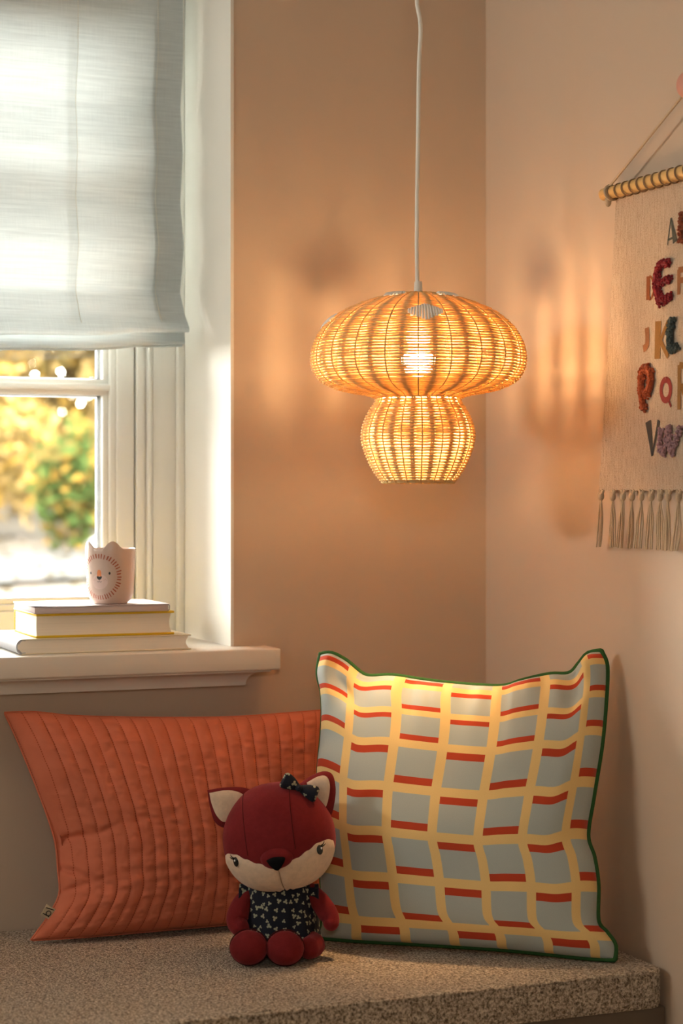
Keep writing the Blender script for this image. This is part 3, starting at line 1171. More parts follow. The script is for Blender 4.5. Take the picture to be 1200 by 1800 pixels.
def ear(outer, inner, cen, icen, y, ry):
    o_ = [fpx(*p) for p in outer]; i_ = [fpx(*p) for p in inner]
    c = fpx(*cen)
    q = puffy([(p[0] - c[0], p[1] - c[1]) for p in o_], (0, 0), .0125, dome=.42)
    Me = Matrix.Translation((c[0], y, c[1])) @ Matrix.Rotation(ry, 4, 'Z')
    e = xform(q, Me).build('ear', M['fox'], FX, True, True)
    ic = fpx(*icen)
    ol_ = [(p[0] - c[0], p[1] - c[1]) for p in o_]
    ring_ = spline([Vector((p[0], 0, p[1])) for p in ol_] + [Vector((ol_[0][0], 0, ol_[0][1]))], 97)[:-1]

    def eh(x, z):
        a = math.atan2(z, x)
        b = min(ring_, key=lambda p: abs((math.atan2(p.z, p.x) - a + PI) % (2 * PI) - PI))
        s_ = min(.999, math.hypot(x, z) / max(1e-6, math.hypot(b.x, b.z)))
        return .0125 * (1 - s_ ** 2.4) ** .42
    q = puffy([(p[0] - c[0], p[1] - c[1]) for p in i_], (ic[0] - c[0], ic[1] - c[1]), .0016, dome=.4, rings=9)
    q.v = [(p[0], p[1] - eh(p[0], p[2]) - .0008, p[2]) for p in q.v]
    xform(q, Me).build('inner_ear', M['cream'], e, True, True)


ear([(364, 1389), (395, 1385), (428, 1386), (450, 1400), (425, 1440), (398, 1456), (378, 1446), (369, 1420)],
    [(367, 1393), (392, 1389), (415, 1391), (428, 1402), (412, 1430), (394, 1444), (380, 1433), (371, 1412)], (405, 1416), (394, 1412), .004, R(8))
ear([(526, 1380), (545, 1366), (568, 1357), (584, 1362), (590, 1385), (588, 1412), (580, 1436), (560, 1428), (540, 1405)],
    [(540, 1376), (560, 1365), (574, 1364), (581, 1376), (580, 1398), (572, 1420), (556, 1404), (546, 1390)], (562, 1396), (566, 1388), .006, R(-8))

# torso, dress, sleeves
q = MB()
prof = [(.030, .126), (.046, .120), (.053, .105), (.055, .085), (.056, .06), (.055, .035), (.048, .012), (.03, .003), (.0, .002)]
v, f = [], []
n = 40
for r_, z in prof:
    for k in range(n):
        a = 2 * PI * k / n
        v.append((r_ * math.cos(a), .022 + r_ * .8 * math.sin(a), z))
for i in range(len(prof) - 1):
    for k in range(n):
        f.append((i * n + k, i * n + (k + 1) % n, (i + 1) * n + (k + 1) % n, (i + 1) * n + k))
q.add(v, f).build('body', M['fox'], FX, True, True)
q = MB(); q.uv = []
prof = [(.038, .128), (.050, .121), (.0555, .108), (.0585, .09), (.061, .07), (.0635, .05), (.066, .030), (.0665, .028), (.0635, .029)]
n = 96
for z_i, (r_, z) in enumerate(prof):
    for k in range(n + 1):
        a = 2 * PI * k / n - PI / 2 - PI
        wv = 1 + .035 * math.sin(a * 7 + 1) * min(1, max(0, (.11 - z) / .08)) + .02 * math.sin(a * 13)
        q.v.append((r_ * wv * math.cos(a), .020 + r_ * .84 * wv * math.sin(a), z + .003 * math.sin(a * 5) * (z < .06)))
        q.uv.append((a * .06, z))
for i in range(len(prof) - 1):
    for k in range(n):
        q.f.append((i * (n + 1) + k, i * (n + 1) + k + 1, (i + 1) * (n + 1) + k + 1, (i + 1) * (n + 1) + k))
dress = q.build('dress', M['floral'], FX, True, True)
for s_ in (-1, 1):                                         # cap sleeves
    q = MB(); q.uv = []
    rows, cols = 9, 15
    for i in range(rows):
        w = i / (rows - 1)
        for k in range(cols):
            a = R(-100 + 200 * k / (cols - 1))
            r_ = .010 + .009 * w + .0015 * math.sin(k * 2.1) * w
            px_ = s_ * (.044 + .021 * w)
            pz = .105 - .008 * w + r_ * math.cos(a)
            q.v.append((px_, .012 + r_ * 1.15 * math.sin(a), pz)); q.uv.append((px_ + .4, .012 + r_ * a))
    for i in range(rows - 1):
        for k in range(cols - 1):
            q.f.append((i * cols + k, i * cols + k + 1, (i + 1) * cols + k + 1, (i + 1) * cols + k))
    o = q.build('sleeve', M['floral'], dress, True, True)
    so = o.modifiers.new('thick', 'SOLIDIFY'); so.thickness = .0012


def limb(pts, rad, name, m_, sides=16):
    P = spline(pts, 14)
    rr = []
    for i in range(14):
        t = i / 13 * (len(rad) - 1); k = min(int(t), len(rad) - 2); w = t - k
        rr.append(rad[k] * (1 - w) + rad[k + 1] * w)
    q = MB().tube(P, rr, sides)
    q.ball(P[-1], rr[-1] * .999, sides, 10); q.ball(P[0], rr[0] * .999, sides, 10)
    return q.build(name, m_, FX, True, True)


limb([(-.050, .010, .103), (-.063, -.004, .080), (-.068, -.012, .060), (-.062, -.022, .052)], [.012, .0165, .0185, .015], 'arm', M['fox'])
limb([(.054, .012, .104), (.070, .002, .085), (.084, -.008, .066), (.0855, -.014, .058)], [.013, .0165, .017, .013], 'arm', M['fox'])
# legs with upturned round feet
for (hx, kx, fx, fz) in ((-.026, -.036, -.046, .030), (.026, .018, .012, .029)):
    limb([(hx, .012, .026), (kx, -.028, .024), (fx, -.056, .025)], [.022, .021, .021], 'leg', M['fox'])
    c = Vector((fx, -.066, fz))
    q = MB()
    q.ball((0, 0, 0), (.0305, .0215, .0280), 28, 18)
    q.v = [(p[0] * (1 - .10 * (p[2] / .03 > .3) * (p[2] / .03 - .3)), p[1], p[2] * (1.0 if p[2] > 0 else .96)) for p in q.v]
    ft = xform(q, Matrix.Translation(c) @ Matrix.Rotation(R(-6), 4, 'X')).build('foot', M['fox'], FX, True, True)
    ring = [c + Vector((.0305 * math.cos(a), .0035, .0292 * math.sin(a))) for a in [2 * PI * k / 40 for k in range(40)]]
    MB().tube(ring, .0010, 5, True).build('foot_seam', M['foxseam'], ft, True, True)
limb([(.040, .012, .024), (.056, -.012, .022), (.050, -.034, .022)], [.020, .020, .018], 'tail', M['fox'])
# bow on the head, beside the right ear
bow = MB(); bow.uv = []


def bowloop(q, c0, c1, w0, w1, th):
    c0, c1 = Vector(c0), Vector(c1)
    d = (c1 - c0).normalized(); nrm = Vector((0, 1, 0)); sd = d.cross(nrm).normalized()
    base_ = len(q.v); rows, cols = 10, 16
    for i in range(rows):
        w = i / (rows - 1)
        ww = w0 + (w1 - w0) * math.sin(w * PI * .62); tt = th * (.35 + .65 * math.sin(w * PI * .75))
        if i == rows - 1: ww *= .8; tt *= .3
        for k in range(cols):
            a = 2 * PI * k / cols
            p = c0.lerp(c1, w) + sd * (ww * math.cos(a)) + nrm * (tt * math.sin(a) * (1 + .18 * math.sin(3 * a)))
            q.v.append(tuple(p)); q.uv.append((.7 + ww * math.cos(a), c0.lerp(c1, w).x + .2))
    for i in range(rows - 1):
        for k in range(cols):
            q.f.append((base_ + i * cols + k, base_ + i * cols + (k + 1) % cols, base_ + (i + 1) * cols + (k + 1) % cols, base_ + (i + 1) * cols + k))
    q.f.append(tuple(base_ + (rows - 1) * cols + k for k in range(cols)))
    q.f.append(tuple(base_ + k for k in range(cols))[::-1])


bc = fpx(526, 1380); bl = fpx(497, 1365); br = fpx(558, 1393)
by = -.030
bowloop(bow, (bc[0], by, bc[1]), (bl[0], by, bl[1]), .004, .0135, .009)
bowloop(bow, (bc[0], by, bc[1]), (br[0], by - .004, br[1]), .004, .0135, .009)
bow.uv = bow.uv[:len(bow.v)]
bo = bow.build('hair_bow', M['floral'], FX, True, True)
kn = MB(); kn.ball((bc[0], by - .004, bc[1]), (.006, .007, .0055), 14, 10); kn.uv = [(p[0], p[2]) for p in kn.v]
kn.build('bow_knot', M['floral'], bo, True, True)

# ---------------------------------------------------------------- books and mug on the sill
ZS = .9302


def cover_board(x0, x1, y0, y1, z0, z1, m_, par, name='cover'):
    return MB().box(x0, x1, y0, y1, z0, z1, .0008).build(name, m_, par)


b1 = thing('cream_book', 'wide cream book with grey-blue rounded spine, bottom of the stack on the sill', 'book', (-.76, .075, ZS), group='books stacked on the window sill')
bx0, bx1, by0, by1, bz1 = -.918, -.603, -.040, .185, .9572
cover_board(bx0 + .010, bx1, by0, by1, ZS + .0002, ZS + .0024, M['creamcover'], b1)
cover_board(bx0 + .010, bx1, by0, by1, bz1 - .0022, bz1, M['creamcover'], b1)
q = MB()
v, f = [], []
n = 9
for k in range(n):                                          # page block with hollow fore-edge at the right
    w = k / (n - 1); z = ZS + .0024 + (bz1 - ZS - .0046) * w
    hol = .0055 * math.sin(w * PI)
    e_ = bx0 + .0115 - .0092 * math.sin(max(.0, min(1, w)) * PI) ** .6
    v += [(e_, by0 + .0018, z), (bx1 - .004 - hol, by0 + .0018, z), (bx1 - .004 - hol, by1 - .003, z), (e_, by1 - .003, z)]
for k in range(n - 1):
    for e in range(4):
        f.append((k * 4 + e, k * 4 + (e + 1) % 4, k * 4 + 4 + (e + 1) % 4, k * 4 + 4 + e))
f.append((3, 2, 1, 0)); f.append(tuple((n - 1) * 4 + e for e in range(4)))
q.add(v, f).build('page_block', M['paper'], b1)
q = MB()
v, f = [], []
n = 13
for k in range(n):
    a = R(-90 - 180 * k / (n - 1))
    zc_, hz = (ZS + bz1) / 2, (bz1 - ZS) / 2 - .0002
    for rr_ in (1.0, .80):
        for yy in (by0 + .0006, by1 - .0006):
            v.append((bx0 + .0115 + .0115 * rr_ * math.cos(a), yy, zc_ + hz * (rr_ if rr_ == 1 else .88) * math.sin(a)))
for k in range(n - 1):
    a = k * 4
    f += [(a, a + 1, a + 5, a + 4), (a + 2, a + 6, a + 7, a + 3), (a, a + 4, a + 6, a + 2), (a + 1, a + 3, a + 7, a + 5)]
f += [(0, 2, 3, 1), (n * 4 - 4, n * 4 - 3, n * 4 - 1, n * 4 - 2)]
q.add(v, f).build('spine', M['bluespine'], b1)
q = MB()
for zz in (ZS + .0028, bz1 - .0026):
    q.tube([(bx0 + .004, by0 + .0022, zz + (.006 if zz < .94 else -.006)), (bx0 + .010, by0 + .0022, zz), (bx0 + .017, by0 + .0022, zz)], .0012, 6)
q.build('head_band', M['bluespine'], b1)

b2 = thing('yellow_book', 'thick yellow hardback with white pages in the middle of the stack', 'book', (-.757, .054, bz1), group='books stacked on the window sill')
cx0, cx1, cy0, cy1, cz0, cz1 = -.881, -.632, -.032, .142, bz1 + .0003, .9995
cover_board(cx0, cx1, cy0, cy1, cz0, cz0 + .0040, M['yellow'], b2)
cover_board(cx0, cx1, cy0, cy1, cz1 - .0040, cz1, M['yellow'], b2)
MB().box(cx0, cx1, cy1 - .001, cy1 + .003, cz0, cz1, .001).build('spine', M['yellow'], b2)
q = MB()
v, f = [], []
n = 9
for k in range(n):
    w = k / (n - 1); z = cz0 + .0028 + (cz1 - cz0 - .0056) * w
    hol = .003 * math.sin(w * PI); hr = .004 * math.sin(w * PI)
    v += [(cx0 + .0015, cy0 + .003 + hol, z), (cx1 - .004 - hr, cy0 + .003 + hol, z), (cx1 - .004 - hr, cy1 - .001, z), (cx0 + .0015, cy1 - .001, z)]
for k in range(n - 1):
    for e in range(4):
        f.append((k * 4 + e, k * 4 + (e + 1) % 4, k * 4 + 4 + (e + 1) % 4, k * 4 + 4 + e))
f.append((3, 2, 1, 0)); f.append(tuple((n - 1) * 4 + e for e in range(4)))
q.add(v, f).build('page_block', M['paper'], b2)

b3 = thing('lilac_notebook', 'thin lilac-grey notebook on top of the stack under the mug', 'notebook', (-.762, .05, cz1), group='books stacked on the window sill')
dx0, dx1, dy0, dy1, dz0, dz1 = -.886, -.641, -.036, .130, cz1 + .0003, 1.0125
cover_board(dx0, dx1 - .002, dy0 + .001, dy1, dz0, dz0 + .0012, M['lilac'], b3)
MB().box(dx0 + .002, dx1 - .003, dy0 + .0018, dy1 - .001, dz0 + .0012, dz1 - .0012, .0004).build('page_block', M['lilac'], b3)
q = MB()                                                     # upper cover with a lifted corner
v, f = [], []
NXc, NYc = 24, 12
for z_ in (0, 1):
    for i in range(NXc + 1):
        for j in range(NYc + 1):
            x = dx0 - .012 * (1 - j / NYc) * max(0, 1 - i / 4) + (dx1 - dx0) * i / NXc
            y = dy0 + (dy1 - dy0) * j / NYc
            lift = .0022 * max(0, 1 - i / 5) ** 2 * max(0, 1 - j / 6)
            v.append((x, y, dz1 - .0010 + .0009 * z_ + lift - (.0008 if False else 0)))
nn = (NXc + 1) * (NYc + 1)
for i in range(NXc):
    for j in range(NYc):
        a = i * (NYc + 1) + j
        f.append((a, a + 1, a + NYc + 2, a + NYc + 1)); f.append((nn + a, nn + a + NYc + 1, nn + a + NYc + 2, nn + a + 1))
bd = [i * (NYc + 1) for i in range(NXc + 1)] + [NXc * (NYc + 1) + j for j in range(1, NYc + 1)] + [i * (NYc + 1) + NYc for i in range(NXc - 1, -1, -1)] + [j for j in range(NYc - 1, 0, -1)]
for k in range(len(bd)):
    a, b = bd[k], bd[(k + 1) % len(bd)]
    f.append((a, b, nn + b, nn + a))
q.add(v, f).build('cover', M['lilac'], b3)
MB().tube([(dx1 - .004, dy0 + .0012, dz1 - .0008), (dx1 - .001, dy0 + .0012, dz1 - .003), (dx1 - .0006, dy0 + .0012, (dz0 + dz1) / 2), (dx1 - .001, dy0 + .0012, dz0 + .0024), (dx1 - .004, dy0 + .0012, dz0 + .0006)], .0008, 6).build('binding_edge', M['lilacd'], b3)

# mug with two ears and a printed lion face
MC = Vector((-.7375, .010)); MZ = dz1 + .0004
mug = thing('lion_mug', 'pale pink eared mug with a printed lion face on the stacked books', 'mug', (MC.x, MC.y, MZ))
MH = .0965
MPROF = [(.0000, .0022), (.0265, .0018), (.0285, .0000), (.0300, .0004), (.0312, .0026), (.0352, .0065), (.0395, .0135), (.0408, .021), (.0425, .045), (.0440, .070), (.0450, MH)]


def mrad(z):
    for i in range(3, len(MPROF) - 1):
        if MPROF[i][1] <= z <= MPROF[i + 1][1]:
            w = (z - MPROF[i][1]) / (MPROF[i + 1][1] - MPROF[i][1]); return MPROF[i][0] * (1 - w) + MPROF[i + 1][0] * w
    return .0450


# azimuth 0 = towards the camera, positive = right on screen
AZ0 = math.atan2(-3.327 - MC.y, -1.642 - MC.x)


def mpt(az, z, off=0.0):
    r_ = mrad(z) + off
    a = AZ0 + az
    return Vector((MC.x + r_ * math.cos(a), MC.y + r_ * math.sin(a), MZ + z))


FACE = R(-27)


def earh(az):
    h = 0
    for e in (FACE - R(36), FACE + R(32)):
        d = (az - e + PI) % (2 * PI) - PI
        if abs(d) < R(26): h = max(h, .0135 * (.5 + .5 * math.cos(PI * d / R(26))) ** .75)
    return h


n = 180
q = MB(); v, f = [], []
prof_o = MPROF[3:-1]
rows = []
for r_, z in MPROF[1:-1]: rows.append([(r_, z)] * n)
az = [2 * PI * k / n for k in range(n)]
rows.append([(.0448, MH - .004)] * n)
rows.append([(.0450, MH + earh(a)) for a in az])
rows.append([(.0440, MH + .0012 + earh(a)) for a in az])
rows.append([(.0428, MH + earh(a)) for a in az])
rows.append([(.0420, MH - .006)] * n)
for r_, z in ((.0405, .06), (.0392, .03), (.0365, .014), (.030, .008), (.0, .007)): rows.append([(r_, z)] * n)
for row in rows:
    for k in range(n):
        a = AZ0 + az[k]
        v.append((MC.x + row[k][0] * math.cos(a), MC.y + row[k][0] * math.sin(a), MZ + row[k][1]))
for i in range(len(rows) - 1):
    for k in range(n):
        f.append((i * n + k, i * n + (k + 1) % n, (i + 1) * n + (k + 1) % n, (i + 1) * n + k))
f.append(tuple(range(n))[::-1])
q.add(v, f).build('cup', M['mug'], mug)


def decal(name, polys, m_, off=.0002):
    """flat print: polygons in (arc metres from the face axis, height) laid on the glaze"""
    q_ = MB()
    for pl in polys:
        cx = sum(p[0] for p in pl) / len(pl); cz = sum(p[1] for p in pl) / len(pl)
        vv = [(cx, cz)]
        for s_ in (.5, 1.0): vv += [(cx + (p[0] - cx) * s_, cz + (p[1] - cz) * s_) for p in pl]
        k_ = len(pl)
        ff = [(0, 1 + i, 1 + (i + 1) % k_) for i in range(k_)] + [(1 + i, 1 + k_ + i, 1 + k_ + (i + 1) % k_, 1 + (i + 1) % k_) for i in range(k_)]
        q_.add([mpt(FACE + a / .0425, z, off) for a, z in vv], ff)
    return q_.build(name, m_, mug, False)


def ell(cx, cz, rx, rz, n=18, a0=0, a1=360): return [(cx + rx * math.cos(R(a0 + (a1 - a0) * k / n)), cz + rz * math.sin(R(a0 + (a1 - a0) * k / n))) for k in range(n + (0 if a1 - a0 == 360 else 1))]


FZ = .0485
r_ = random.Random(3)
dash = []
for k in range(44):
    a = 2 * PI * k / 44 + r_.uniform(-.02, .02)
    ca, sa = math.cos(a), math.sin(a)
    r0, r1 = .0325 + r_.uniform(-.0006, .0006), .0405 + r_.uniform(-.0012, .0006)
    w = .0011 * r_.uniform(.85, 1.2)
    ex = .98
    dash.append([(r0 * ca * ex - w * .8 * sa, FZ + r0 * sa + w * .8 * ca), (r1 * ca * ex - w * sa, FZ + r1 * sa + w * ca), ((r1 + .0008) * ca * ex, FZ + (r1 + .0008) * sa), (r1 * ca * ex + w * sa, FZ + r1 * sa - w * ca), (r0 * ca * ex + w * .8 * sa, FZ + r0 * sa - w * .8 * ca)])
decal('mane_print', dash, M['mane'], .00045)
decal('cheek_print', [ell(0, FZ - .0085, .0155, .0135, 24)], M['cheekp'], .0003)
for s_ in (-1, 1): decal('eye_print', [ell(s_ * .0185, FZ + .0065, .0018, .0024)], M['inkp'], .00045)
decal('nose_print', [[(-.0042, FZ + .001), (-.0038, FZ + .0085), (-.0022, FZ + .0122), (.0022, FZ + .0122), (.0038, FZ + .0085), (.0042, FZ + .001)]], M['nosep'], .00045)
decal('nose_tip_print', [[(-.0050, FZ + .0012), (.0050, FZ + .0012), (.0046, FZ - .0020), (.002, FZ - .0048), (-.002, FZ - .0048), (-.0046, FZ - .0020)]], M['inkp'], .0005)
mo = [[(-.0003, FZ - .0045), (.0003, FZ - .0045), (.0003, FZ - .0068), (-.0003, FZ - .0068)]]
for s_ in (-1, 1):
    arc = [(s_ * (.0023 - .0023 * math.cos(R(a))), FZ - .0068 - .0022 * math.sin(R(a))) for a in range(0, 181, 30)]
    for i in range(len(arc) - 1):
        (xa, za), (xb, zb) = arc[i], arc[i + 1]
        mo.append([(xa, za - .00035), (xb, zb - .00035), (xb, zb + .00035), (xa, za + .00035)])
decal('mouth_print', mo, M['inkp'], .0005)
dots = [ell(s_ * x, FZ + z, .0004, .0004, 8) for s_ in (-1, 1) for x, z in ((.0075, -.003), (.0095, -.0045), (.0078, -.0058), (.0118, -.0038), (.0105, -.0065), (.0128, -.006))]
decal('whisker_print', dots, M['mane'], .0005)

# ---------------------------------------------------------------- roman blind
BXR, BXL = -.549, -1.721
bl = thing('roman_blind', 'pale grey-blue linen roman blind half drawn over the window', 'blind', (-1.135, .19, 1.49))
PROFB = [(.186, 2.235), (.183, 2.144), (.182, 2.031), (.201, 1.944), (.183, 1.850), (.201, 1.763), (.177, 1.675), (.201, 1.591), (.168, 1.545), (.139, 1.519), (.140, 1.5115), (.150, 1.511), (.175, 1.527), (.172, 1.512), (.167, 1.497), (.168, 1.4905), (.176, 1.4900), (.186, 1.505), (.184, 1.496), (.182, 1.4872), (.188, 1.4868), (.196, 1.51)]


def blind_profile():
    out = []
    for i in range(len(PROFB) - 1):
        a, b = PROFB[i], PROFB[i + 1]
        n_ = 14 if i < 8 else 4
        for k in range(n_):
            w = k / n_
            out.append((a[0] + (b[0] - a[0]) * w, a[1] + (b[1] - a[1]) * w, i))
    out.append((*PROFB[-1], 99))
    P = [list(p) for p in out]
    for _ in range(2):                                      # soften the creases
        for i in range(1, len(P) - 1):
            P[i][0] = .25 * out[i - 1][0] + .5 * out[i][0] + .25 * out[i + 1][0]
            P[i][1] = .25 * out[i - 1][1] + .5 * out[i][1] + .25 * out[i + 1][1]
        out = [tuple(p) for p in P]
    return out


BP = blind_profile()


def bpt(x, i, off=0.0):
    y, z, _ = BP[i]
    d = BXR - x                                             # distance from the right edge
    low = max(0, min(1, (1.62 - z) / .12))
    sag = (.028 * (1 - math.exp(-max(0, d - .10) / .18)) + .004 * math.sin(d * 14)) * low
    bow_ = .010 * low * math.sin(d * 9 + 1) * (1 - low * .3)
    z2 = z - sag
    y2 = y + .0016 * noise.noise(Vector((x * 9, z * 11, 0))) + .003 * noise.noise(Vector((x * 2.5, z * 5, 4))) + bow_ * .5
    return Vector((x, y2 - off, z2))


def cloth(xa, xb, nx_, off, i0=0, i1=None):
    i1 = len(BP) if i1 is None else i1
    q_ = MB()
    rows_ = i1 - i0
    for i in range(i0, i1):
        for k in range(nx_ + 1):
            q_.v.append(tuple(bpt(xa + (xb - xa) * k / nx_, i, off)))
    for i in range(rows_ - 1):
        for k in range(nx_):
            q_.f.append((i * (nx_ + 1) + k, i * (nx_ + 1) + k + 1, (i + 1) * (nx_ + 1) + k + 1, (i + 1) * (nx_ + 1) + k))
    return q_


cloth(BXL, BXR, 150, 0).build('linen_panel', M['blind'], bl)
last = max(i for i, p in enumerate(BP) if p[2] <= 8)
for xa, xb in ((BXR - .0575, BXR), (BXL, BXL + .0575)):
    cloth(xa, xb, 12, -.0022, 0, last).build('side_hem', M['blind'], bl)
for xt in (-.762, -1.135, -1.508):
    cloth(xt - .0095, xt + .0095, 4, -.0020, 0, last).build('cord_tape', M['tape'], bl)
q = MB()
for xs in (BXR - .0495, -.753, -1.517, BXL + .0495):
    for i in range(0, last - 1, 1):
        a, b = bpt(xs, i, .0006), bpt(xs, i + 1, .0006)
        for w in (0.0, .5):
            p0 = a.lerp(b, w + .05); p1 = a.lerp(b, w + .33)
            q.tube([p0, p1], .0007, 4)
tag(q.build('stitching', M['stitch'], bl, False), kind='stuff')
MB().box(BXL, BXR, .176, .204, 2.215, 2.248, .002).build('head_rail', M['white'], bl)

# ---------------------------------------------------------------- pendant lamp
LX, LY = -.3052, -.3619
SC = 3.25 / 3392


def lz(py): return 1.2136 + (862 - py) * SC


lamp = thing('pendant_lamp', 'lit mushroom-shaped wicker pendant lamp hanging in the corner', 'lamp', (LX, LY, lz(847)))
CAP = [(9, 515.5), (30, 517), (56, 521.5), (85, 529), (106, 537), (130, 548), (147, 559), (165, 575), (176, 590), (185, 610), (188, 632), (184.5, 650), (173, 667), (155, 678), (133, 685.5), (110, 690), (92, 693), (77, 698)]
BODY = [(72, 699), (75, 708), (84, 722), (93, 741), (98, 761), (96.5, 780), (89, 803), (78.5, 825), (68, 840), (62, 848)]


def arc2(prof_, step):
    P = [Vector((r_ * SC, 0, lz(y))) for r_, y in prof_]
    L_ = sum((P[i + 1] - P[i]).length for i in range(len(P) - 1))
    return spline(P, int(L_ / step) + 1)


def weave(prof_, N, step, A0, name, ph):
    pts = arc2(prof_, step)
    q_ = MB()
    sid = 6
    for j, p in enumerate(pts):
        r_, z = p.x, p.z
        nseg = max(36, N * 8)
        amp = min(A0, r_ * .06)
        jit = rnd.uniform(-.0004, .0004)
        path = []
        for k in range(nseg):
            a = 2 * PI * k / nseg
            rr_ = r_ + amp * math.cos(N * (a - ph))
            zz_ = z + jit + .00035 * noise.noise(Vector((math.cos(a) * 6, math.sin(a) * 6, j * 1.7)))
            path.append((LX + rr_ * math.cos(a), LY + rr_ * math.sin(a), zz_))
        rs = .00172 * rnd.uniform(.94, 1.08)
        q_.tube(path, [rs * (1 + .22 * math.cos(N * (2 * PI * k / nseg - ph))) for k in range(nseg)], sid, True)
    return tag(q_.build(name, M['cane'], lamp), kind='stuff')


ACAM = math.atan2(-3.327 - LY, -1.642 - LX)                  # azimuth towards the viewer
NCAP, NBOD = 21, 17
weave(CAP, NCAP, .0049, .0021, 'cap_weave', ACAM + PI / NCAP)
weave(BODY, NBOD, .0050, .0019, 'stem_weave', ACAM + R(4) + PI / NBOD)


def stakes(prof_, N, ph):
    pts = spline([Vector((r_ * SC, 0, lz(y))) for r_, y in prof_], 30)
    outer = MB().tube([(p.x + .0006, 0, p.z) for p in pts], .0012, 6)
    inner = MB()
    for s_ in (-.0019, .0019):
        inner.tube([(max(.004, p.x - .0012), s_, p.z) for p in pts], .0018, 6)
    o0 = None
    me = []
    for mb, mm in ((outer, M['stake']), (inner, M['stake'])):
        o = mb.build('stake', mm, None); me.append(o)
    for k in range(N):
        for half in (0, 1):
            src = me[half]
            o = bpy.data.objects.new('stake', src.data)
            COL.objects.link(o); o.parent = lamp
            o.location = (0, 0, -lamp.location.z)
            o.rotation_euler = (0, 0, ph + 2 * PI * (k + .5 * half) / N)
    for o in me: bpy.data.objects.remove(o)


stakes(CAP, NCAP, ACAM)
stakes(BODY, NBOD, ACAM + R(4))
ringz = lz(697)
for r_, z, rad, nm in ((74.5 * SC, lz(697.5), .0024, 'neck_ring'), (61 * SC, lz(847), .0028, 'bottom_rim'), (63 * SC, lz(844.5), .0018, 'bottom_rim')):
    q = MB()
    path, path2 = [], []
    for k in range(160):
        a = 2 * PI * k / 160
        w = math.sin(a * 34)
        path.append((LX + (r_ + .0012 * w) * math.cos(a), LY + (r_ + .0012 * w) * math.sin(a), z + .0012 * math.cos(a * 34)))
    q.tube(path, rad, 6, True)
    q.build(nm, M['cane'], lamp)
# white wrapped dots on the cap
capP = spline([Vector((r_ * SC, 0, lz(y))) for r_, y in CAP], 400)


def dot(az_deg, rpx, ypx, wid=27, hgt=23, n_=13):
    j0 = min(range(400), key=lambda j: abs(capP[j].x - rpx * SC) + abs(capP[j].z - lz(ypx)))
    ds = (capP[1] - capP[0]).length
    q_ = MB()
    for k in range(n_):
        u = -1 + 2 * k / (n_ - 1)
        hl = hgt * SC * (1.0 - .72 * abs(u) ** 1.3) * rnd.uniform(.9, 1.08)
        m_ = int(hl / ds)
        a = ACAM + R(az_deg) + u * wid * SC / (rpx * SC)
        path = []
        for j in range(max(2, j0 - m_), min(398, j0 + m_) + 1, 2):
            p = capP[j]; t = (j - j0) / max(1, m_)
            off = .0036 * (1 - t * t * .75)
            nr = Vector((capP[j + 1].z - capP[j - 1].z, 0, -(capP[j + 1].x - capP[j - 1].x))).normalized()
            if nr.x < 0: nr = -nr
            rr_ = p.x + nr.x * off; z = p.z + abs(nr.z) * off
            path.append((LX + rr_ * math.cos(a), LY + rr_ * math.sin(a), z))
        if len(path) > 2: q_.tube(path, .0023, 6)
    q_.build('white_dot', M['whitecane'], lamp)


dot(4.5, 150, 566)
dot(-84, 155, 575)
dot(-42, 62, 524, 21, 17, 11)
dot(52, 66, 525, 24, 17, 11)
dot(140, 150, 566)
dot(-150, 150, 566)
# bulb, holder, cord grip, cord, ceiling cup
zb = lz(640)
MB().lathe([(.0, zb - .0210), (.008, zb - .0202), (.0155, zb - .0175), (.0220, zb - .0132), (.0268, zb - .0076), (.0298, zb - .002), (.0310, zb + .003), (.0300, zb + .008), (.0262, zb + .0135), (.0215, zb + .017)], 24, (LX, LY)).build('bulb', M['bulb'], lamp)
MB().lathe([(.0217, zb + .0165), (.019, zb + .025), (.0165, zb + .033), (.014, zb + .040)], 24, (LX, LY)).build('bulb_base', M['cord'], lamp)
MB().lathe([(.0, lz(520)), (.019, lz(521)), (.020, lz(560)), (.021, lz(600)), (.016, lz(606)), (.014, zb + .039)], 20, (LX, LY)).build('lamp_holder', M['cord'], lamp)
MB().lathe([(.0, lz(494)), (.0062, lz(495)), (.0068, lz(498)), (.0078, lz(516)), (.0125, lz(517.5)), (.0125, lz(520)), (.0, lz(520))], 20, (LX, LY)).build('cord_grip', M['cord'], lamp)
cp = []
for py, dx in ((497, -1.5), (440, -2.5), (350, -2.0), (250, -.5), (170, .5), (110, 1.5), (62, 4.0), (35, 3.0), (12, -1.5), (0, -2.5), (-50, -4), (-140, 0), (-300, 1), (-533, 0)):
    cp.append((LX + dx * SC * math.cos(YAW), LY - dx * SC * math.sin(YAW), lz(py)))
cp[-1] = (LX, LY, ZC - .02)
MB().tube(spline(cp, 90), .0036, 10).build('cord', M['cord'], lamp)
MB().lathe([(.0, ZC - .045), (.03, ZC - .042), (.045, ZC - .02), (.046, ZC - .0005), (.0, ZC - .0005)], 28, (LX, LY)).build('ceiling_cup', M['cord'], lamp)

# ---------------------------------------------------------------- wall hanging
CYM = -.785                                                  # centre line on the right wall
wh = thing('alphabet_wall_hanging', 'canvas alphabet wall hanging with tufted letters and fringe on the right wall', 'wall hanging', (-.02, CYM, 1.12))
CZ1, CZ0 = 1.700, 1.2136
rodx = -.026


def cx_(y, z):
    w = (CZ1 - z) / (CZ1 - CZ0)
    edge_ = max(0, 1 - min(abs(y - (CYM + .2624 + .051 * w)), abs(y - (CYM - .2624 - .051 * w))) / .05)
    return -.0175 - .0045 * math.sin((y - CYM) * 16 + 1.2) * w - .004 * edge_ ** 2 * w


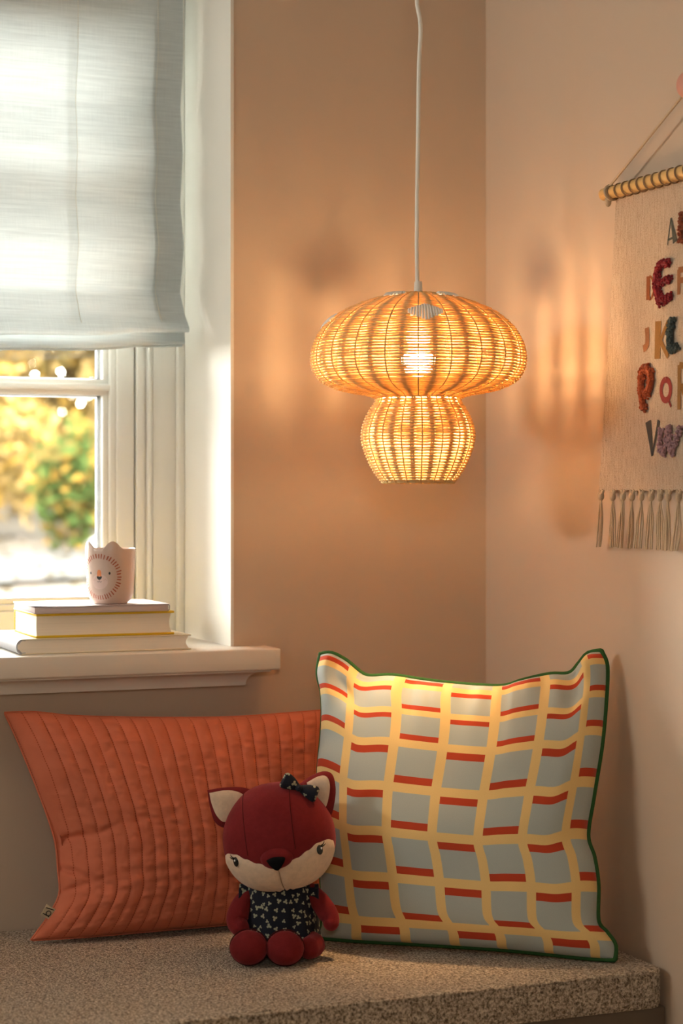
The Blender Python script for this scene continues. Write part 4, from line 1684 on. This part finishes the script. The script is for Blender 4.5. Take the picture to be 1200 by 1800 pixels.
q = MB()
NYh, NZh = 60, 50
v, f = [], []
for th in (0, .0016):
    for j in range(NZh + 1):
        w = j / NZh; z = CZ1 + (CZ0 - CZ1) * w
        for i in range(NYh + 1):
            u = i / NYh * 2 - 1
            y = CYM - u * (.2624 + .051 * w)
            v.append((cx_(y, z) + th, y, z + (.0012 * math.sin(i * 1.7) if j == NZh else 0)))
nn = (NYh + 1) * (NZh + 1)
for j in range(NZh):
    for i in range(NYh):
        a = j * (NYh + 1) + i
        f.append((a, a + 1, a + NYh + 2, a + NYh + 1)); f.append((nn + a, nn + a + NYh + 1, nn + a + NYh + 2, nn + a + 1))
for j in range(NZh):
    for i in (0, NYh):
        a = j * (NYh + 1) + i
        f.append((a, a + NYh + 1, nn + a + NYh + 1, nn + a))
for i in range(NYh):
    for j in (0, NZh):
        a = j * (NYh + 1) + i
        f.append((a, a + 1, nn + a + 1, nn + a))
canvas = q.add(v, f).build('canvas_cloth', M['canvas'], wh)
q = MB()
q.lathe([(.0, 0), (.0098, .0004), (.0104, .0016), (.0104, .5764), (.0098, .5776), (.0, .578)], 18)
q.v = [(rodx + p[0], CYM - .289 + p[2], 1.7085 + p[1]) for p in q.v]
q.build('wooden_rod', M['pine'], wh)
for k in range(23):                                          # thread loops holding the cloth to the rod
    y = CYM + .257 - k * .514 / 22
    ring = [(rodx + .0117 * math.cos(a), y + .0025 * math.sin(a) + .0015, 1.7075 + .0125 * math.sin(a)) for a in [2 * PI * i / 16 for i in range(16)]]
    ring2 = [(p[0], p[1] + .0030, p[2]) for p in ring]
    q = MB().tube(ring, .0009, 5, True)
    q.tube([(p[0] * 1.0, p[1] - .0024, p[2]) for p in ring], .0008, 5, True)
    q.build('thread_loop', M['thread'], wh)
PEGZ = 1.832
q = MB()
for s_ in (1, -1):
    P0 = Vector((rodx - .004, CYM + s_ * .2635, 1.7175)); P1 = Vector((-.030, CYM + s_ * .012, PEGZ + .006))
    pts = [P0.lerp(P1, k / 30) for k in range(31)]
    if s_ == 1: allp = pts
    else: allp += [Vector((-.030, CYM + .012 * math.cos(R(30 * k)), PEGZ + .006 + .010 * math.sin(R(30 * k)))) for k in range(1, 6)] + pts[::-1]
q.tube(allp, .0023, 7)
for s_ in (1, -1):
    q.tube([(rodx + .0125 * math.cos(a), CYM + s_ * (.2635 + .002 * math.sin(a)), 1.7085 + .0125 * math.sin(a)) for a in [2 * PI * i / 16 for i in range(16)]], .0022, 6, True)
    q.ball((rodx - .004, CYM + s_ * .267, 1.694), (.006, .005, .009), 10, 8)
q.build('hanging_rope', M['rope'], wh)

peg = thing('wall_peg', 'round pink wooden peg on the right wall holding the rope', 'peg', (-.001, CYM, PEGZ))
MB().tube([(-.0005, CYM, PEGZ), (-.03, CYM, PEGZ)], .0075, 14).build('shank', M['peg'], peg)
q = MB().ball((-.044, CYM, PEGZ + .003), (.016, .021, .021), 24, 16)
q.build('knob', M['peg'], peg)

# tassels
r_ = random.Random(21)
NT_ = 21
for k in range(NT_):
    y = CYM + .309 - k * .618 / (NT_ - 1) + r_.uniform(-.003, .003)
    x = cx_(y, CZ0)
    q = MB()
    q.ball((x - .001, y, CZ0 - .010), (.0055, .0055, .008), 10, 8)
    q.tube([(x, y + .006, CZ0 + .001), (x - .001, y, CZ0 - .010)], [.0025, .0035], 6)
    q.tube([(x, y - .006, CZ0 + .001), (x - .001, y, CZ0 - .010)], [.0025, .0035], 6)
    lean = r_.uniform(-.006, .012)
    for s_ in range(7):
        a = 2 * PI * s_ / 7
        sp = r_.uniform(.3, 1)
        pts = []
        for i in range(7):
            w = i / 6
            pts.append((x - .001 - .0035 * math.cos(a) * min(1, w * 3) - .002 * w, y + math.sin(a) * .0105 * min(1, w * 2) * sp + lean * w * w + r_.uniform(-.0012, .0012), CZ0 - .012 - .082 * w - r_.uniform(0, .002) * (i == 6)))
        q.tube(pts, .0012, 5)
    q.build('tassel', M['rope'], wh)

# letters. flat ones are printed ribbons, the tufted ones are looped yarn
def ribbon(q_, pts, wid, off=.0008):
    wd = wid if isinstance(wid, (list, tuple)) else [wid] * len(pts)
    base_ = len(q_.v)
    for i, (y, z) in enumerate(pts):
        a = pts[max(0, i - 1)]; b = pts[min(len(pts) - 1, i + 1)]
        d = Vector((b[0] - a[0], b[1] - a[1])); d = d.normalized() if d.length else Vector((0, 1))
        nrm = Vector((-d.y, d.x)) * wd[i] / 2
        for s_ in (1, -1):
            yy, zz_ = y + nrm.x * s_, z + nrm.y * s_
            q_.v.append((cx_(yy, zz_) - off, yy, zz_))
    for i in range(len(pts) - 1):
        a = base_ + i * 2
        q_.f.append((a, a + 1, a + 3, a + 2))


def seg(pts, n_=8):
    out = []
    for i in range(len(pts) - 1):
        for k in range(n_):
            w = k / n_; out.append((pts[i][0] * (1 - w) + pts[i + 1][0] * w, pts[i][1] * (1 - w) + pts[i + 1][1] * w))
    out.append(pts[-1]); return out


def curve2(pts, n_=20): return [(p.x, p.y) for p in spline([Vector((a, b, 0)) for a, b in pts], n_)]


def printed(ch, strokes, colour):
    q_ = MB()
    for k, (pts, wid) in enumerate(strokes): ribbon(q_, pts, wid, .0008 + .00015 * k)
    o = q_.build('printed_letter', INK[colour], canvas, False)
    tag(o, 'printed letter ' + ch)


def tufted(ch, strokes, colour):
    rr_ = random.Random(ord(ch))
    q_ = MB()
    for pts, wid in strokes:
        L_ = sum(math.dist(pts[i], pts[i + 1]) for i in range(len(pts) - 1))
        for k in range(int(L_ * wid * 1.1e5) + 8):
            s_ = rr_.random() * (len(pts) - 1); i = min(int(s_), len(pts) - 2); w = s_ - i
            wl = wid if not isinstance(wid, list) else wid[i]
            a = rr_.uniform(0, 2 * PI); r0 = math.sqrt(rr_.random()) * wl / 2
            y = pts[i][0] * (1 - w) + pts[i + 1][0] * w + r0 * math.cos(a)
            z = pts[i][1] * (1 - w) + pts[i + 1][1] * w + r0 * math.sin(a)
            h = .0085 * math.sqrt(max(.05, 1 - (r0 / (wl / 2)) ** 2)) * rr_.uniform(.7, 1.1)
            q_.ball((cx_(y, z) - h, y, z), (rr_.uniform(.0022, .0034), rr_.uniform(.0022, .0032), rr_.uniform(.0020, .0030)), 6, 4)
        n_ = 10
        P = [Vector((cx_(*p) - .0035, p[0], p[1])) for p in pts]
        q_.tube(P, wid * .36, 6)
    o = q_.build('tufted_letter', YARN[colour], canvas)
    tag(o, 'raised tufted yarn letter ' + ch)


def bx(c, y, z0, z1, w):
    """generic letter strokes in a box: y = left side, w = width (to the right on screen = -y)"""
    def P(a, b): return (y - a * w, z0 + (z1 - z0) * b)
    S_ = {
        'B': [[(0, 0), (0, 1)], 'c', [(0, 1), (.8, .95), (.85, .6), (.1, .52)], [(.1, .52), (1, .45), (.95, .05), (0, 0)]],
        'C': ['c', [(.95, .85), (.5, 1), (.05, .5), (.5, 0), (.95, .15)]],
        'F': [[(.05, 0), (.05, 1)], [(0, .97), (1, .97)], [(0, .55), (.8, .55)]],
        'G': ['c', [(.95, .85), (.5, 1), (.05, .5), (.5, 0), (.95, .2), (.95, .45)], [(.55, .45), (1, .45)]],
        'H': [[(.05, 0), (.05, 1)], [(.95, 0), (.95, 1)], [(.05, .5), (.95, .5)]],
        'I': [[(.5, 0), (.5, 1)]],
        'M': [[(0, 0), (.1, 1), (.5, .35), (.9, 1), (1, 0)]],
        'N': [[(.05, 0), (.05, 1), (.95, 0), (.95, 1)]],
        'O': ['c', [(.5, 1), (.05, .5), (.5, 0), (.95, .5), (.5, 1)]],
        'R': [[(.05, 0), (.05, 1)], 'c', [(.05, 1), (.9, .9), (.8, .55), (.1, .5)], [(.3, .5), (1, 0)]],
        'S': ['c', [(.95, .85), (.5, 1), (.1, .75), (.5, .5), (.9, .25), (.5, 0), (.05, .15)]],
        'T': [[(.5, 0), (.5, 1)], [(0, .96), (1, .96)]],
        'U': ['c', [(.05, 1), (.1, .3), (.5, 0), (.9, .3), (.95, 1)]],
        'X': [[(0, 0), (1, 1)], [(0, 1), (1, 0)]],
        'Y': [[(0, 1), (.5, .5)], [(1, 1), (.5, .5), (.5, 0)]],
        'Z': [[(0, 1), (1, 1), (0, 0), (1, 0)]],
    }[c]
    out, cv = [], False
    for s_ in S_:
        if s_ == 'c': cv = True; continue
        pts = [P(*p) for p in s_]
        out.append(curve2(pts) if cv else seg(pts))
        cv = False if len(s_) == 3 else cv
    return out


ry = [(1.6016, 1.6438), (1.5205, 1.5600), (1.4240, 1.4866), (1.340, 1.410), (1.268, 1.3253)]
printed('A', [(seg([(-.6950, 1.6440), (-.6850, 1.6025)]), [.0022] * 9), (seg([(-.6958, 1.6435), (-.7085, 1.6040)]), [.0035 + .0012 * k for k in range(9)]), (seg([(-.6885, 1.6105), (-.7040, 1.6120)]), .0035)], 'grey')
tufted('B', [(p, .0085) for p in bx('B', -.731, *ry[0], .034)], 'brown')
printed('C', [(p, .006) for p in bx('C', -.812, *ry[0], .032)], 'ochre')
printed('D', [(seg([(-.6254, 1.5590), (-.6242, 1.5211)]), .0115), (curve2([(-.6290, 1.5585), (-.6360, 1.5555), (-.6421, 1.5430), (-.6415, 1.5320), (-.6345, 1.5230), (-.6270, 1.5215)]), .0042)], 'brown')
tufted('E', [(curve2([(-.6740, 1.5745), (-.6600, 1.5640), (-.6565, 1.5450), (-.6610, 1.5280), (-.6690, 1.5110)]), .0165), (seg([(-.6740, 1.5745), (-.6950, 1.5735)]), .0135), (seg([(-.6640, 1.5440), (-.6970, 1.5470)]), .0125), (seg([(-.6700, 1.5150), (-.7010, 1.5200)]), .0145)], 'red')
printed('F', [(p, .0095) for p in bx('F', -.7185, *ry[1], .030)], 'tan')
printed('G', [(p, .007) for p in bx('G', -.797, *ry[1], .034)], 'wine')
tufted('H', [(p, .010) for p in bx('H', -.848, *ry[1], .032)], 'green')
printed('I', [(p, .009) for p in bx('I', -.890, *ry[1], .02)], 'ochre')
printed('J', [(curve2([(-.6195, 1.4765), (-.6210, 1.4640), (-.6205, 1.4520), (-.6160, 1.4455), (-.6075, 1.4430)]), [.013] * 14 + [.012] * 6)], 'tan')
printed('K', [(seg([(-.6563, 1.4840), (-.6535, 1.4240)]), .0185), (seg([(-.6880, 1.4820), (-.6650, 1.4540)]), .0080), (seg([(-.6630, 1.4530), (-.6890, 1.4245)]), .0095)], 'ochre')
tufted('L', [(curve2([(-.7060, 1.4845), (-.7010, 1.4700), (-.6990, 1.4550), (-.7020, 1.4370)]), .0165), (seg([(-.7010, 1.4350), (-.7220, 1.4390)]), .0125)], 'green')
printed('M', [(p, .007) for p in bx('M', -.784, *ry[2], .045)], 'brown')
printed('N', [(p, .007) for p in bx('N', -.846, *ry[2], .034)], 'char')
tufted('O', [(p, .011) for p in bx('O', -.894, *ry[2], .042)], 'rust')
tufted('P', [(curve2([(-.6080, 1.3900), (-.6090, 1.4050), (-.6210, 1.4110), (-.6340, 1.4050), (-.6380, 1.3920), (-.6320, 1.3770), (-.6200, 1.3690)]), .0175), (curve2([(-.6070, 1.3990), (-.6050, 1.3800), (-.6090, 1.3600), (-.6140, 1.3440)]), .0165)], 'rust')
printed('Q', [(curve2([(-.6810 + .0152 * math.cos(R(a)), 1.3730 + .0165 * math.sin(R(a))) for a in range(90, 451, 24)], 40), .0100), (seg([(-.6880, 1.3590), (-.6985, 1.3455)]), .0050)], 'wine')
printed('R', [(p, .0105) for p in bx('R', -.7215, *ry[3], .034)], 'ochre')
printed('S', [(p, .0075) for p in bx('S', -.800, *ry[3], .032)], 'brown')
tufted('T', [(p, .0115) for p in bx('T', -.848, *ry[3], .040)], 'red')
printed('U', [(p, .008) for p in bx('U', -.904, *ry[3], .034)], 'tan')
printed('V', [(seg([(-.6225, 1.3253), (-.6365, 1.2690)]), [.0185 - .0014 * k for k in range(9)]), (seg([(-.6585, 1.3255), (-.6370, 1.2720)]), [.0085 - .0005 * k for k in range(9)])], 'char')
tufted('W', [(curve2([(-.6750, 1.3110), (-.6680, 1.2960), (-.6690, 1.2800), (-.6790, 1.2690)]), .0095), (seg([(-.6980, 1.3150), (-.6810, 1.2720)]), .0085), (curve2([(-.6990, 1.3150), (-.7000, 1.2920), (-.7060, 1.2700)]), .0095), (seg([(-.7330, 1.3130), (-.7080, 1.2720)]), .0095)], 'lilac')
printed('X', [(p, .008) for p in bx('X', -.770, *ry[4], .034)], 'wine')
tufted('Y', [(p, .0105) for p in bx('Y', -.825, *ry[4], .038)], 'rust')
printed('Z', [(p, .008) for p in bx('Z', -.888, *ry[4], .032)], 'grey')
